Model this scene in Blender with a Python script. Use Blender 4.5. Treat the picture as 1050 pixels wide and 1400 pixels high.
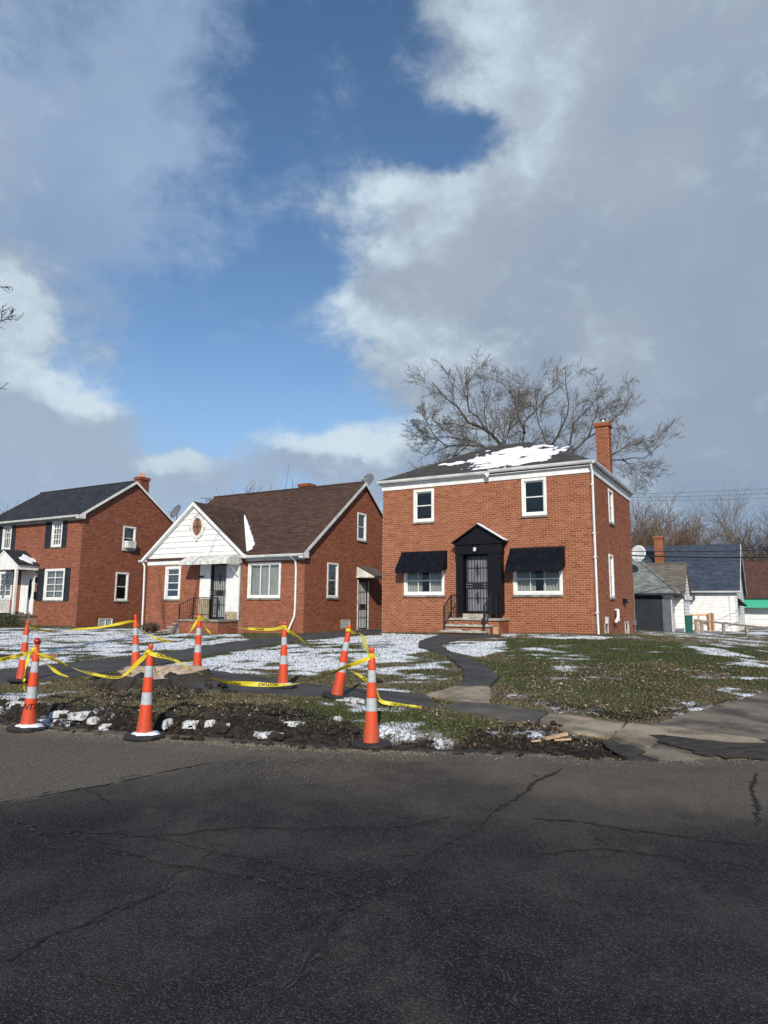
import bpy, bmesh, math, random
import numpy as np
from mathutils import Vector, Matrix
from mathutils.geometry import delaunay_2d_cdt

random.seed(7); rng = np.random.default_rng(7)
scene = bpy.context.scene
for o in list(bpy.data.objects): bpy.data.objects.remove(o)
COL = scene.collection
R_ = math.radians

# ------------------------------------------------------------------ camera
F, PIT, ROL, HC = 922.0, R_(8.168), R_(.446), 1.6      # focal length in photo pixels (1050 x 1400)
cd = bpy.data.cameras.new('camera'); cam = bpy.data.objects.new('camera', cd); COL.objects.link(cam)
cd.sensor_fit = 'VERTICAL'; cd.sensor_height = 36.0; cd.lens = 36.0 * F / 1400.0
cd.clip_start = .05; cd.clip_end = 5000
cam.matrix_world = Matrix.Translation((0, 0, HC)) @ Matrix.Rotation(R_(90) + PIT, 4, 'X') @ Matrix.Rotation(ROL, 4, 'Z')
scene.camera = cam
scene.view_settings.view_transform = 'Standard'; scene.view_settings.look = 'None'
scene.view_settings.exposure = 0.0; scene.view_settings.gamma = 1.0
try: scene.view_settings.use_curve_mapping = False
except Exception: pass
scene.cycles.max_bounces = 6; scene.cycles.transparent_max_bounces = 8
scene.cycles.diffuse_bounces = 3

# ------------------------------------------------------------------ node helpers
class V:
    """a socket with arithmetic"""
    def __init__(s, nt, sock): s.nt = nt; s.s = sock
    def _m(s, op, *a, clamp=False):
        n = s.nt.nodes.new('ShaderNodeMath'); n.operation = op; n.use_clamp = clamp
        for i, x in enumerate((s,) + a):
            if isinstance(x, V): s.nt.links.new(x.s, n.inputs[i])
            else: n.inputs[i].default_value = float(x)
        return V(s.nt, n.outputs[0])
    def __add__(s, o): return s._m('ADD', o)
    __radd__ = __add__
    def __sub__(s, o): return s._m('SUBTRACT', o)
    def __rsub__(s, o): return (s * -1.0) + o
    def __mul__(s, o): return s._m('MULTIPLY', o)
    __rmul__ = __mul__
    def sat(s): return s._m('ADD', 0.0, clamp=True)
    def f(s, op, *a): return s._m(op, *a)
    def ss(s, a, b):
        n = s.nt.nodes.new('ShaderNodeMapRange'); n.interpolation_type = 'SMOOTHSTEP'
        s.nt.links.new(s.s, n.inputs[0]); n.inputs[1].default_value = a; n.inputs[2].default_value = b
        return V(s.nt, n.outputs[0])
class N:
    def __init__(s, nt): s.nt = nt
    def node(s, t, **kw):
        n = s.nt.nodes.new(t)
        for k, v in kw.items(): setattr(n, k, v)
        return n
    def link(s, a, b): s.nt.links.new(a.s if isinstance(a, V) else a, b)
    def attr(s, name):
        n = s.node('ShaderNodeAttribute'); n.attribute_name = name; return V(s.nt, n.outputs['Fac'])
    def noise(s, vec, scale, detail=3, rough=.55, dist=0, out=0):
        n = s.node('ShaderNodeTexNoise'); n.inputs['Scale'].default_value = scale; n.inputs['Detail'].default_value = detail
        n.inputs['Roughness'].default_value = rough; n.inputs['Distortion'].default_value = dist
        if vec is not None: s.link(vec, n.inputs['Vector'])
        return V(s.nt, n.outputs[out])
    def mix(s, fac, a, b, mode='MIX'):
        n = s.node('ShaderNodeMix', data_type='RGBA', blend_type=mode)
        for sock, x in ((n.inputs[0], fac), (n.inputs[6], a), (n.inputs[7], b)):
            if isinstance(x, V): s.link(x, sock)
            elif isinstance(x, (int, float)): sock.default_value = x if sock == n.inputs[0] else (x, x, x, 1)
            else: sock.default_value = (*x, 1)
        return V(s.nt, n.outputs[2])
    def coord(s, which='Object'):
        return V(s.nt, s.node('ShaderNodeTexCoord').outputs[which])
    def scalev(s, vec, sc):
        n = s.node('ShaderNodeMapping'); s.link(vec, n.inputs[0]); n.inputs['Scale'].default_value = sc; return V(s.nt, n.outputs[0])
    def ramp(s, fac, stops):
        n = s.node('ShaderNodeValToRGB'); e = n.color_ramp.elements
        while len(e) < len(stops): e.new(.5)
        for i, (p, c) in enumerate(stops): e[i].position = p; e[i].color = (*c, 1)
        s.link(fac, n.inputs[0]); return V(s.nt, n.outputs[0])
    def bump(s, h, strength=.5, dist=.01):
        n = s.node('ShaderNodeBump'); n.inputs['Strength'].default_value = strength; n.inputs['Distance'].default_value = dist
        s.link(h, n.inputs['Height']); return V(s.nt, n.outputs[0])

def new_mat(name):
    m = bpy.data.materials.new(name); m.use_nodes = True
    nt = m.node_tree; b = nt.nodes['Principled BSDF']; return m, N(nt), b
def setp(b, k, v, n=None):
    if isinstance(v, V): n.link(v, b.inputs[k])
    elif isinstance(v, (tuple, list)): b.inputs[k].default_value = (*v, 1)
    else: b.inputs[k].default_value = v

# ------------------------------------------------------------------ pixel measuring: photo pixel -> ray -> place
def ray(px, py):
    X = (px - 525) / F; U = (700 - py) / F
    x = X * math.cos(ROL) + U * math.sin(ROL); up = -X * math.sin(ROL) + U * math.cos(ROL)
    return np.array([x, math.cos(PIT) - up * math.sin(PIT), math.sin(PIT) + up * math.cos(PIT)])
def at(px, py, Y):
    d = ray(px, py); return np.array([d[0] * Y / d[1], Y, HC + d[2] * Y / d[1]])

# ------------------------------------------------------------------ sky, clouds, sun
SUN_EL, SUN_X = R_(30), -.05
S = Vector((SUN_X * math.cos(SUN_EL), -math.cos(SUN_EL), math.sin(SUN_EL))).normalized()
w = bpy.data.worlds.new('World'); scene.world = w; w.use_nodes = True
nt = w.node_tree; nt.nodes.clear(); n = N(nt)
sky = n.node('ShaderNodeTexSky', sky_type='NISHITA'); sky.sun_disc = False
sky.sun_elevation = SUN_EL; sky.sun_rotation = R_(180 - 3); sky.air_density = 1.0; sky.dust_density = .35; sky.ozone_density = 1.6
SKY_STRENGTH = .135
tc = V(nt, n.node('ShaderNodeTexCoord').outputs['Generated'])
sx = n.node('ShaderNodeSeparateXYZ'); n.link(tc, sx.inputs[0])
X, Y, Z = (V(nt, sx.outputs[i]) for i in range(3))
DEG = 180 / math.pi
az = X.f('ARCTAN2', Y) * DEG; el = Z.f('ARCSINE') * DEG
wob = n.noise(tc, 5.0, 5, .6, 0, 1)
sw = n.node('ShaderNodeSeparateXYZ'); n.link(wob, sw.inputs[0])
azw = az + (V(nt, sw.outputs[0]) - .5) * 9.0; elw = el + (V(nt, sw.outputs[1]) - .5) * 8.0
def blob(px, py, sxp, syp, wt, rot=0, hard=True):
    d = ray(px, py); d = d / np.linalg.norm(d)
    a0, e0 = math.degrees(math.atan2(d[0], d[1])), math.degrees(math.asin(d[2]))
    u = azw - a0; v = elw - e0; c, s_ = math.cos(R_(rot)), math.sin(R_(rot))
    p = (u * c + v * s_) * (16.1 / sxp); q = (v * c - u * s_) * (16.1 / syp)
    r2 = p * p + q * q
    return (r2 * r2 * -.5 if hard else r2 * -.5).f('EXPONENT') * wt
def total(bl):
    t = None
    for b in bl: t = blob(*b) if t is None else t + blob(*b)
    return t
fb = n.noise(n.scalev(tc, (1, 1, 1.5)), 4.5, 9, .60, .25)
fb2 = n.noise(n.scalev(tc, (1, 1, 1.4)), 13.0, 8, .62, .2)
D = total([(930, 40, 300, 190, 1.0), (1120, 420, 430, 330, 1.0), (800, 330, 210, 130, .6), (640, 330, 175, 92, .85, -8), (575, 455, 115, 62, .6), (680, 540, 120, 60, .6),
           (625, 195, 90, 34, -1.0), (-60, 420, 80, 55, .95), (15, 585, 130, 55, .9), (60, 670, 230, 50, .7), (460, 640, 118, 42, 1.0), (250, 648, 55, 24, .8),
           (-1300, 300, 500, 500, .8), (-3500, 200, 600, 700, .9), (3600, 300, 600, 500, .9), (525, -2400, 900, 500, .8)])
fb3 = n.noise(n.scalev(tc, (1, 1, 1.3)), 30.0, 7, .65, .3)
dens = D + (fb - .5) * 1.7 + (fb2 - .5) * .95 + (fb3 - .5) * .35
cover = dens.ss(.22, .98) * el.ss(-1, 9).f('MAXIMUM', .55)
veil = (total([(20, 70, 210, 200, .85), (90, 300, 150, 110, .6), (240, 80, 80, 110, .3), (290, 310, 60, 40, .3), (440, 200, 60, 60, .2), (120, 640, 300, 60, .45), (470, 30, 200, 120, .25)]) + (fb - .5) * 2.6 + (fb2 - .5) * 1.3 + (fb3 - .5) * .4).ss(.05, 1.15) * .85
white = total([(560, 300, 105, 50, 1.0, 12), (500, 255, 60, 30, .6), (690, 120, 85, 90, .55), (650, 40, 50, 60, .5), (5, 425, 60, 45, .95), (125, 545, 80, 26, .95), (30, 525, 80, 32, .7),
               (590, 470, 80, 45, .55), (450, 606, 130, 24, 1.5), (430, 390, 50, 40, .8), (250, 630, 60, 16, 1.0), (470, 460, 60, 30, .7)])
wht = (white * .85 + (fb2 - .5) * 2.1 + (fb - .5) * 1.3 + (fb3 - .5) * .5).ss(-.05, 1.35)
body = n.mix(n.noise(tc, 3.0, 4, .5).ss(.3, .7), (.30, .375, .485), (.385, .455, .545))
low = el.ss(2, 24)
body = n.mix(low, n.mix(az.ss(-8, 12), (.36, .465, .62), (.262, .352, .475)), body)
veilc = n.mix(n.noise(tc, 4.0, 4, .5).ss(.3, .7), (.27, .385, .57), (.37, .485, .66))
cloudc = n.mix(wht, body, (.62, .74, .83))
skyc = n.node('ShaderNodeVectorMath', operation='SCALE'); hs = n.node('ShaderNodeHueSaturation'); hs.inputs['Saturation'].default_value = 1.13; hs.inputs['Value'].default_value = 1.0; n.link(V(nt, sky.outputs[0]), hs.inputs['Color']); n.link(V(nt, hs.outputs[0]), skyc.inputs[0]); skyc.inputs['Scale'].default_value = 1.0
cs = n.node('ShaderNodeVectorMath', operation='SCALE'); n.link(cloudc, cs.inputs[0]); cs.inputs['Scale'].default_value = 1.0 / SKY_STRENGTH
vs_ = n.node('ShaderNodeVectorMath', operation='SCALE'); n.link(veilc, vs_.inputs[0]); vs_.inputs['Scale'].default_value = 1.0 / SKY_STRENGTH
hz = n.node('ShaderNodeVectorMath', operation='SCALE'); hz.inputs[0].default_value = (.27, .42, .66); hz.inputs['Scale'].default_value = 1.0 / SKY_STRENGTH
clear = n.mix(el.ss(20, 3), V(nt, skyc.outputs[0]), V(nt, hz.outputs[0]))
fin = n.mix(cover, n.mix(veil, clear, V(nt, vs_.outputs[0])), V(nt, cs.outputs[0]))
bg = n.node('ShaderNodeBackground'); n.link(fin, bg.inputs[0]); bg.inputs[1].default_value = SKY_STRENGTH
wo = n.node('ShaderNodeOutputWorld'); n.link(V(nt, bg.outputs[0]), wo.inputs[0])

ld = bpy.data.lights.new('sun', 'SUN'); ld.energy = 4.3; ld.angle = R_(.53); ld.color = (1.0, .93, .82)
sun = bpy.data.objects.new('sun', ld); COL.objects.link(sun); sun.location = (0, -20, 30)
sun.rotation_euler = S.to_track_quat('Z', 'Y').to_euler()

# ------------------------------------------------------------------ mesh helpers
def tag(o, label=None, cat=None, group=None, kind=None):
    if label: o['label'] = label
    if cat: o['category'] = cat
    if group: o['group'] = group
    if kind: o['kind'] = kind
    return o
def empty(name, loc=(0, 0, 0), rz=0):
    o = bpy.data.objects.new(name, None); COL.objects.link(o); o.location = loc; o.rotation_euler = (0, 0, rz)
    o.empty_display_size = .2; return o
def copy_tree(o, parent=None):
    c = o.copy(); COL.objects.link(c)
    if parent: c.parent = parent
    for ch in [k for k in o.children]: copy_tree(ch, c)
    return c
IDENT = lambda a, b, c: (a, b, c)
def front(y0=0): return lambda a, out, z: (a, y0 - out, z)
def side(x0=0): return lambda a, out, z: (x0 + out, a, z)
class MB:
    def __init__(s, fmap=IDENT): s.v = []; s.f = []; s.uv = {}; s.t = []; s.m = fmap
    def pt(s, p): s.v.append(s.m(*p)); return len(s.v) - 1
    def face(s, pts, uv=None, tint=0.0):
        s.f.append([s.pt(p) for p in pts]); s.t.append(tint)
        if uv: s.uv[len(s.f) - 1] = uv
    def box(s, a, b, tint=0.0, skip=()):
        x0, y0, z0 = a; x1, y1, z1 = b
        i = [s.pt(p) for p in ((x0,y0,z0),(x1,y0,z0),(x1,y1,z0),(x0,y1,z0),(x0,y0,z1),(x1,y0,z1),(x1,y1,z1),(x0,y1,z1))]
        for k, q in enumerate(((0,3,2,1),(4,5,6,7),(0,1,5,4),(2,3,7,6),(1,2,6,5),(3,0,4,7))):
            if k in skip: continue
            s.f.append([i[j] for j in q]); s.t.append(tint)
    def prism(s, poly, h0, h1, axis=1, tint=0.0):
        """poly: 2D points; extruded along axis (0,1,2) from h0 to h1"""
        def mk(p, h):
            q = list(p); q.insert(axis, h); return tuple(q)
        a = [s.pt(mk(p, h0)) for p in poly]; b = [s.pt(mk(p, h1)) for p in poly]; k = len(poly)
        s.f.append(a[::-1]); s.f.append(b); s.t += [tint, tint]
        for i in range(k): s.f.append([a[i], a[(i+1) % k], b[(i+1) % k], b[i]]); s.t.append(tint)
    def tube(s, pts, rad, sides=8, cap=True):
        pts = [Vector(p) for p in pts]; k = len(pts)
        if not hasattr(rad, '__len__'): rad = [rad] * k
        rings = []; prev = None
        for i, p in enumerate(pts):
            d = (pts[min(i+1, k-1)] - pts[max(i-1, 0)]); d = d.normalized() if d.length > 1e-9 else Vector((0, 0, 1))
            if prev is None:
                r = Vector((1, 0, 0)) if abs(d.x) < .8 else Vector((0, 1, 0)); u = d.cross(r).normalized()
            else:
                u = (prev - d * prev.dot(d))
                u = u.normalized() if u.length > 1e-6 else d.orthogonal().normalized()
            prev = u; v = d.cross(u)
            rings.append([s.pt(tuple(p + (u * math.cos(t) + v * math.sin(t)) * rad[i])) for t in [2*math.pi*j/sides for j in range(sides)]])
        for i in range(k - 1):
            for j in range(sides):
                s.f.append([rings[i][j], rings[i][(j+1) % sides], rings[i+1][(j+1) % sides], rings[i+1][j]]); s.t.append(0)
        if cap: s.f.append(rings[0][::-1]); s.f.append(rings[-1]); s.t += [0, 0]
    def lathe(s, prof, sides=24, c=(0, 0)):
        rings = [[s.pt((c[0] + r*math.cos(2*math.pi*j/sides), c[1] + r*math.sin(2*math.pi*j/sides), z)) for j in range(sides)] for r, z in prof]
        for i in range(len(prof) - 1):
            for j in range(sides):
                s.f.append([rings[i][j], rings[i][(j+1) % sides], rings[i+1][(j+1) % sides], rings[i+1][j]]); s.t.append(0)
        s.f.append(rings[0][::-1]); s.f.append(rings[-1]); s.t += [0, 0]
    def build(s, name, mat, parent=None, dz=0, bevel=0, smooth=False, recalc=True):
        me = bpy.data.meshes.new(name); me.from_pydata(s.v, [], s.f)
        me.materials.append(mat)
        if recalc and len(s.f) < 6000:
            b = bmesh.new(); b.from_mesh(me); bmesh.ops.recalc_face_normals(b, faces=b.faces)
            b.to_mesh(me); b.free()
        L = len(me.loops); co = np.empty(len(me.vertices) * 3); me.vertices.foreach_get('co', co); co = co.reshape(-1, 3)
        nl = np.empty(len(me.polygons) * 3); me.polygons.foreach_get('normal', nl); nl = np.abs(nl.reshape(-1, 3))
        lt = np.empty(len(me.polygons), int); me.polygons.foreach_get('loop_total', lt)
        vi = np.empty(L, int); me.loops.foreach_get('vertex_index', vi)
        ax = np.repeat(nl.argmax(1), lt); c = co[vi]; uv = np.empty((L, 2))
        uv[:, 0] = np.where(ax == 0, c[:, 1], c[:, 0]); uv[:, 1] = np.where(ax == 2, c[:, 1], c[:, 2])
        if s.uv:
            st = np.concatenate([[0], np.cumsum(lt)])
            # match by vertex so that flipped faces keep their uv
            for fi, u in s.uv.items():
                mp = dict(zip(s.f[fi], u))
                for l in range(st[fi], st[fi+1]): uv[l] = mp[vi[l]]
        ul = me.uv_layers.new(name='UVMap'); ul.data.foreach_set('uv', uv.ravel())
        if any(s.t):
            a = me.attributes.new('tint', 'FLOAT', 'FACE'); a.data.foreach_set('value', np.array(s.t, dtype=float))
        if smooth: me.polygons.foreach_set('use_smooth', [True] * len(me.polygons))
        o = bpy.data.objects.new(name, me); COL.objects.link(o)
        if parent: o.parent = parent
        o.location.z = dz
        if bevel:
            md = o.modifiers.new('bevel', 'BEVEL'); md.width = bevel; md.segments = 2; md.limit_method = 'ANGLE'
        return o

# value noise for numpy
_P = rng.random((256, 256))
def vn(x, y):
    xi = np.floor(x).astype(int); yi = np.floor(y).astype(int); fx = x - xi; fy = y - yi
    fx = fx*fx*(3-2*fx); fy = fy*fy*(3-2*fy)
    g = lambda a, b: _P[a % 256, b % 256]
    return (g(xi, yi)*(1-fx)+g(xi+1, yi)*fx)*(1-fy)+(g(xi, yi+1)*(1-fx)+g(xi+1, yi+1)*fx)*fy
def fbm(x, y, sc, oct=4, off=0):
    x = np.asarray(x, float)*sc+off; y = np.asarray(y, float)*sc+off*1.7; t = 0; a = .5; s_ = 0
    for i in range(oct):
        t = t + a*vn(x, y); s_ += a; a *= .5; x = x*2.03+17.1; y = y*2.03+9.7
    return t/s_
def sst(a, b, x):
    t = np.clip((x-a)/(b-a), 0, 1); return t*t*(3-2*t)

# ------------------------------------------------------------------ materials
M = {}
def plain(key, col, rough=.6, spec=.5, metal=0, nscale=0, namp=.15, bump=0, bscale=60, coat=0):
    m, n, b = new_mat(key); setp(b, 'Roughness', rough); setp(b, 'Metallic', metal); setp(b, 'Specular IOR Level', spec)
    if coat: setp(b, 'Coat Weight', coat)
    if nscale:
        oc = n.coord(); t = n.noise(oc, nscale, 5, .6)
        c = n.mix(t.ss(.3, .7), tuple(x*(1-namp) for x in col), tuple(min(1, x*(1+namp)) for x in col)); setp(b, 'Base Color', c, n)
    else: setp(b, 'Base Color', col)
    if bump:
        setp(b, 'Normal', n.bump(n.noise(n.coord(), bscale, 4), bump, .01), n)
    M[key] = m; return m
plain('white_paint', (.74, .74, .71), .5, nscale=3, namp=.10, bump=.08)
plain('dirty_white', (.60, .59, .54), .6, nscale=4, namp=.28, bump=.15)
plain('gutter_white', (.62, .63, .61), .4, nscale=2, namp=.18)
plain('black_paint', (.0055, .006, .009), .55, .2, nscale=5, namp=.3)
plain('black_iron', (.012, .012, .012), .45)
plain('shutter', (.016, .020, .028), .5, nscale=4, namp=.3)
plain('concrete', (.36, .33, .27), .9, nscale=5, namp=.28, bump=.5, bscale=25)
plain('concrete_dark', (.20, .185, .155), .9, nscale=4, namp=.4, bump=.5, bscale=30)
plain('stone_tan', (.33, .27, .18), .9, nscale=7, namp=.3, bump=.5, bscale=30)
plain('mortar', (.44, .275, .18), .95, nscale=3, namp=.2, bump=.3)
plain('mortar_dark', (.34, .20, .135), .95, nscale=3, namp=.2, bump=.3)
plain('dark_void', (.01, .01, .011), .9)
plain('curtain', (.80, .82, .80), .9, nscale=2, namp=.1)
plain('blind', (.36, .38, .37), .8)
plain('rubber', (.018, .018, .019), .75, nscale=10, namp=.4)
plain('band_white', (.44, .46, .47), .35, nscale=18, namp=.16)
plain('snow', (.80, .83, .86), .8, nscale=3, namp=.05, bump=.5, bscale=22)
m, n, b = new_mat('snow_dirty'); oc = n.coord(); t = n.noise(oc, 18, 6, .7); setp(b, 'Base Color', n.mix(t.ss(.46, .64), (.58, .59, .60), (.09, .075, .06)), n); setp(b, 'Roughness', .85); setp(b, 'Normal', n.bump(t, .8, .03), n); M['snow_dirty'] = m
plain('wood_grey', (.24, .20, .16), .85, nscale=6, namp=.35, bump=.4)
plain('wood_fresh', (.50, .33, .20), .8, nscale=9, namp=.25)
plain('wood_brown', (.20, .105, .06), .8, nscale=6, namp=.35)
plain('bin_green', (.008, .095, .07), .4)
plain('dish_grey', (.13, .14, .15), .4)
plain('dish_white', (.55, .57, .56), .4)
plain('metal', (.35, .36, .37), .4, metal=.7)
plain('garage_grey', (.022, .026, .032), .6, .25, nscale=2, namp=.2)
plain('door_grey', (.10, .115, .135), .5, nscale=3, namp=.2)
plain('awning_navy', (.0045, .006, .010), .6, .15, nscale=6, namp=.5)
plain('awning_green', (.06, .42, .25), .5)
plain('wire', (.012, .012, .014), .6)
plain('text_black', (.015, .012, .01), .6)
plain('screen_grey', (.17, .18, .20), .6, nscale=2, namp=.15)
plain('terracotta', (.50, .25, .12), .8, nscale=8, namp=.2)
plain('brass_lamp', (.6, .58, .5), .3)
m, n, b = new_mat('bark'); oc = n.coord(); t = n.noise(n.scalev(oc, (1, 1, .25)), 14, 5, .65)
setp(b, 'Base Color', n.ramp(t, [(.3, (.025, .020, .017)), (.7, (.095, .080, .066))]), n); setp(b, 'Roughness', .95); setp(b, 'Normal', n.bump(t, .7, .02), n); M['bark'] = m
m, n, b = new_mat('bark_stump'); oc = n.coord(); t = n.noise(n.scalev(oc, (1, 1, .4)), 12, 5, .65)
setp(b, 'Base Color', n.ramp(t, [(.3, (.014, .011, .009)), (.7, (.06, .048, .036))]), n); setp(b, 'Roughness', .95); setp(b, 'Normal', n.bump(t, .9, .03), n); M['bark_stump'] = m
plain('twig', (.165, .142, .12), .95, nscale=1.2, namp=.3)
plain('twig_brown', (.17, .115, .08), .95, nscale=1.0, namp=.35)
m, n, b = new_mat('cut_wood'); oc = n.coord(); t = n.noise(oc, 5, 6, .7)
wv = n.node('ShaderNodeTexWave', wave_type='RINGS', rings_direction='Z'); wv.inputs['Scale'].default_value = 9; wv.inputs['Distortion'].default_value = 3; n.link(oc, wv.inputs[0])
setp(b, 'Base Color', n.mix(V(m.node_tree, wv.outputs[1]) * .35, n.ramp(t, [(.35, (.28, .19, .13)), (.65, (.56, .44, .33))]), (.22, .14, .09)), n); setp(b, 'Roughness', .9); setp(b, 'Normal', n.bump(t, .5, .02), n); M['cut_wood'] = m

def brick_mat(key, lo, mid, hi, stain=.25):
    m, n, b = new_mat(key)
    oi = n.node('ShaderNodeObjectInfo'); t = (n.attr('tint') + V(m.node_tree, oi.outputs['Random']) * 3.0).f('FRACT')
    c = n.ramp(t, [(0, lo), (.3, mid), (.75, mid), (1, hi)])
    oc = n.coord(); big = n.noise(oc, .55, 4, .6); fine = n.noise(oc, 40, 4, .6); mid_ = n.noise(oc, 2.2, 4, .6)
    c = n.mix(big.ss(.40, .75) * stain, c, tuple(x*.55 for x in mid))
    c = n.mix(mid_.ss(.5, .8) * .25, c, tuple(min(1, x*1.35) for x in hi))
    c = n.mix(fine.ss(.35, .7) * .3, c, tuple(x*.6 for x in mid))
    setp(b, 'Base Color', c, n); setp(b, 'Roughness', .9); setp(b, 'Specular IOR Level', .25)
    setp(b, 'Normal', n.bump(fine, .4, .006), n); M[key] = m
brick_mat('brick_orange', (.19, .056, .025), (.285, .090, .041), (.36, .132, .068), .22)
brick_mat('brick_red', (.17, .048, .023), (.265, .080, .040), (.34, .122, .068), .35)
brick_mat('brick_dark', (.15, .042, .021), (.245, .073, .038), (.32, .112, .063), .32)

def shingle_mat(key, a, b_, c_, rough=.9, w_=.30, h_=.14):
    m, n, b = new_mat(key); uv = n.coord('UV')
    br = n.node('ShaderNodeTexBrick'); n.link(uv, br.inputs['Vector']); br.inputs['Scale'].default_value = 1
    br.inputs['Brick Width'].default_value = w_; br.inputs['Row Height'].default_value = h_; br.inputs['Mortar Size'].default_value = .006
    br.inputs['Bias'].default_value = 0
    br.inputs['Color1'].default_value = (0, 0, 0, 1); br.inputs['Color2'].default_value = (1, 1, 1, 1); br.inputs['Mortar'].default_value = (.0, .0, .0, 1)
    br.offset = .37
    oc = n.coord(); big = n.noise(oc, .8, 5, .6); fine = n.noise(oc, 90, 3, .7)
    t = V(m.node_tree, br.outputs[0]) * .55 + big * .45
    c = n.ramp(t, [(.1, a), (.5, b_), (.85, c_)])
    c = n.mix(V(m.node_tree, br.outputs['Fac']) * .7, c, tuple(x*.35 for x in a))
    c = n.mix(fine.ss(.4, .7) * .25, c, tuple(min(1, x*1.5) for x in c_))
    setp(b, 'Base Color', c, n); setp(b, 'Roughness', rough); setp(b, 'Specular IOR Level', .2); setp(b, 'Normal', n.bump(fine, .5, .006), n); M[key] = m
shingle_mat('shingle_brown', (.045, .026, .020), (.075, .043, .033), (.11, .066, .050))
shingle_mat('shingle_charcoal', (.018, .020, .026), (.032, .035, .043), (.055, .060, .070))
shingle_mat('shingle_grey', (.045, .042, .042), (.075, .071, .070), (.11, .105, .10))
shingle_mat('shingle_sage', (.10, .11, .105), (.19, .205, .195), (.30, .315, .30), w_=.3, h_=.15)
shingle_mat('shingle_slate', (.030, .040, .062), (.050, .064, .092), (.085, .105, .14))
shingle_mat('shingle_rust', (.065, .032, .026), (.095, .048, .038), (.12, .065, .05))
shingle_mat('shingle_tan', (.085, .074, .064), (.135, .118, .10), (.18, .16, .14))

m = bpy.data.materials.new('window_glass'); m.use_nodes = True; nt = m.node_tree; nt.nodes.clear(); n = N(nt)
tr = n.node('ShaderNodeBsdfTransparent'); tr.inputs[0].default_value = (.76, .77, .75, 1)
gl = n.node('ShaderNodeBsdfGlossy'); gl.inputs['Roughness'].default_value = .03; gl.inputs['Color'].default_value = (.9, .9, .9, 1)
fr = n.node('ShaderNodeFresnel'); fr.inputs[0].default_value = 1.52
wob = n.bump(n.noise(n.coord(), 2.5, 2), .15, .02); n.link(wob, gl.inputs['Normal'])
fac = V(nt, fr.outputs[0]) * .75 + .01
mx = n.node('ShaderNodeMixShader'); n.link(fac.sat(), mx.inputs[0]); n.link(V(nt, tr.outputs[0]), mx.inputs[1]); n.link(V(nt, gl.outputs[0]), mx.inputs[2])
ou = n.node('ShaderNodeOutputMaterial'); n.link(V(nt, mx.outputs[0]), ou.inputs[0]); M['glass'] = m
m, n, b = new_mat('glass_block'); setp(b, 'Base Color', (.42, .47, .46)); setp(b, 'Roughness', .15); M['glass_block'] = m

def orange_mat():
    m, n, b = new_mat('cone_orange'); oc = n.coord(); t = n.noise(oc, 7, 5, .65); g = n.noise(n.scalev(oc, (1, 1, .3)), 25, 4, .7)
    oi = n.node('ShaderNodeObjectInfo'); r = V(m.node_tree, oi.outputs['Random'])
    c = n.mix(t.ss(.4, .75) * .35, (.68, .062, .017), (.42, .055, .024)); c = n.mix(g.ss(.52, .70) * .55, c, (.16, .06, .035))
    sz = n.node('ShaderNodeSeparateXYZ'); n.link(oc, sz.inputs[0]); lowz = V(m.node_tree, sz.outputs[2]).ss(.38, .04); c = n.mix((lowz * (t * 1.6 - .35)).sat() * .8, c, (.12, .075, .05)); c = n.mix(r * .25, c, (.66, .15, .05))
    setp(b, 'Base Color', c, n); setp(b, 'Roughness', .42); M['cone_orange'] = m
    m, n, b = new_mat('tape_yellow'); t = n.noise(n.coord(), 9, 3); setp(b, 'Base Color', n.mix(t, (.56, .44, .012), (.70, .58, .04)), n)
    setp(b, 'Roughness', .35); M['tape_yellow'] = m
orange_mat()

# ------------------------------------------------------------------ terrain
YAW = R_(30); LD = np.array([-math.cos(YAW), math.sin(YAW)]); BD = np.array([math.sin(YAW), math.cos(YAW)])
C1 = np.array([7.18, 23.04]); C2 = np.array([-3.403, 29.15]); C3 = np.array([-16.417, 36.5])
EX = np.array([-60, -20, -12, -7, -5.21, -4.01, -2, -.23, 1.4, 2.56, 4.19, 5.5, 7, 8.5, 12, 40, 80.]); EY = np.array([38, 16.8, 12.6, 10.25, 9.43, 8.97, 8.42, 7.97, 7.79, 7.64, 7.69, 7.9, 8.7, 11, 17, 65, 130.])
def edge_y(x): return np.interp(x, EX, EY)
cp = [(x, y, 0.0) for x, y in zip(EX[1:15], EY[1:15])] + [(-7, 13.4, .1), (-3.4, 13, .27), (-4.8, 13.2, .24), (-5.5, 11.5, .12), (-3.2, 10.5, .14), (-1.74, 12.1, .15), (-.72, 10.9, .17), (.4, 11, .13), (2.2, 9.7, .1), (3.6, 9, .05), (6.5, 11.9, .13),
  (0, 9.3, .1), (7.18, 23.04, .80), (-.05, 27.2, .66), (10.8, 29.3, .57), (3.4, 24.6, .74), (-3.4, 29.15, .53), (-11.8, 34, .44), (-16.4, 36.5, .53), (-24, 41, .5), (16.5, 39, .42), (23.4, 45, .29),
  (9.1, 16, .34), (15, 24, .33), (12, 20, .40), (20, 40, .32), (-12, 20, .28), (-20, 28, .4), (-7.5, 24, .40), (-2, 20, .45), (3, 17, .52), (6.5, 16, .45), (0, 60, .4), (-50, 60, .4), (60, 60, .3), (-30, 90, .4), (50, 110, .3)]
cp = np.array(cp)
def U(r2): return .5 * r2 * np.log(r2 + 1e-9)
def fit(cp):
    n_ = len(cp); A = np.zeros((n_+3, n_+3)); d = ((cp[:, None, :2]-cp[None, :, :2])**2).sum(2)
    A[:n_, :n_] = U(d) + np.eye(n_)*.6; A[:n_, n_] = 1; A[:n_, n_+1:] = cp[:, :2]; A[n_, :n_] = 1; A[n_+1:, :n_] = cp[:, :2].T
    return np.linalg.solve(A, np.concatenate([cp[:, 2], [0, 0, 0]]))
WT = fit(cp)
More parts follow.
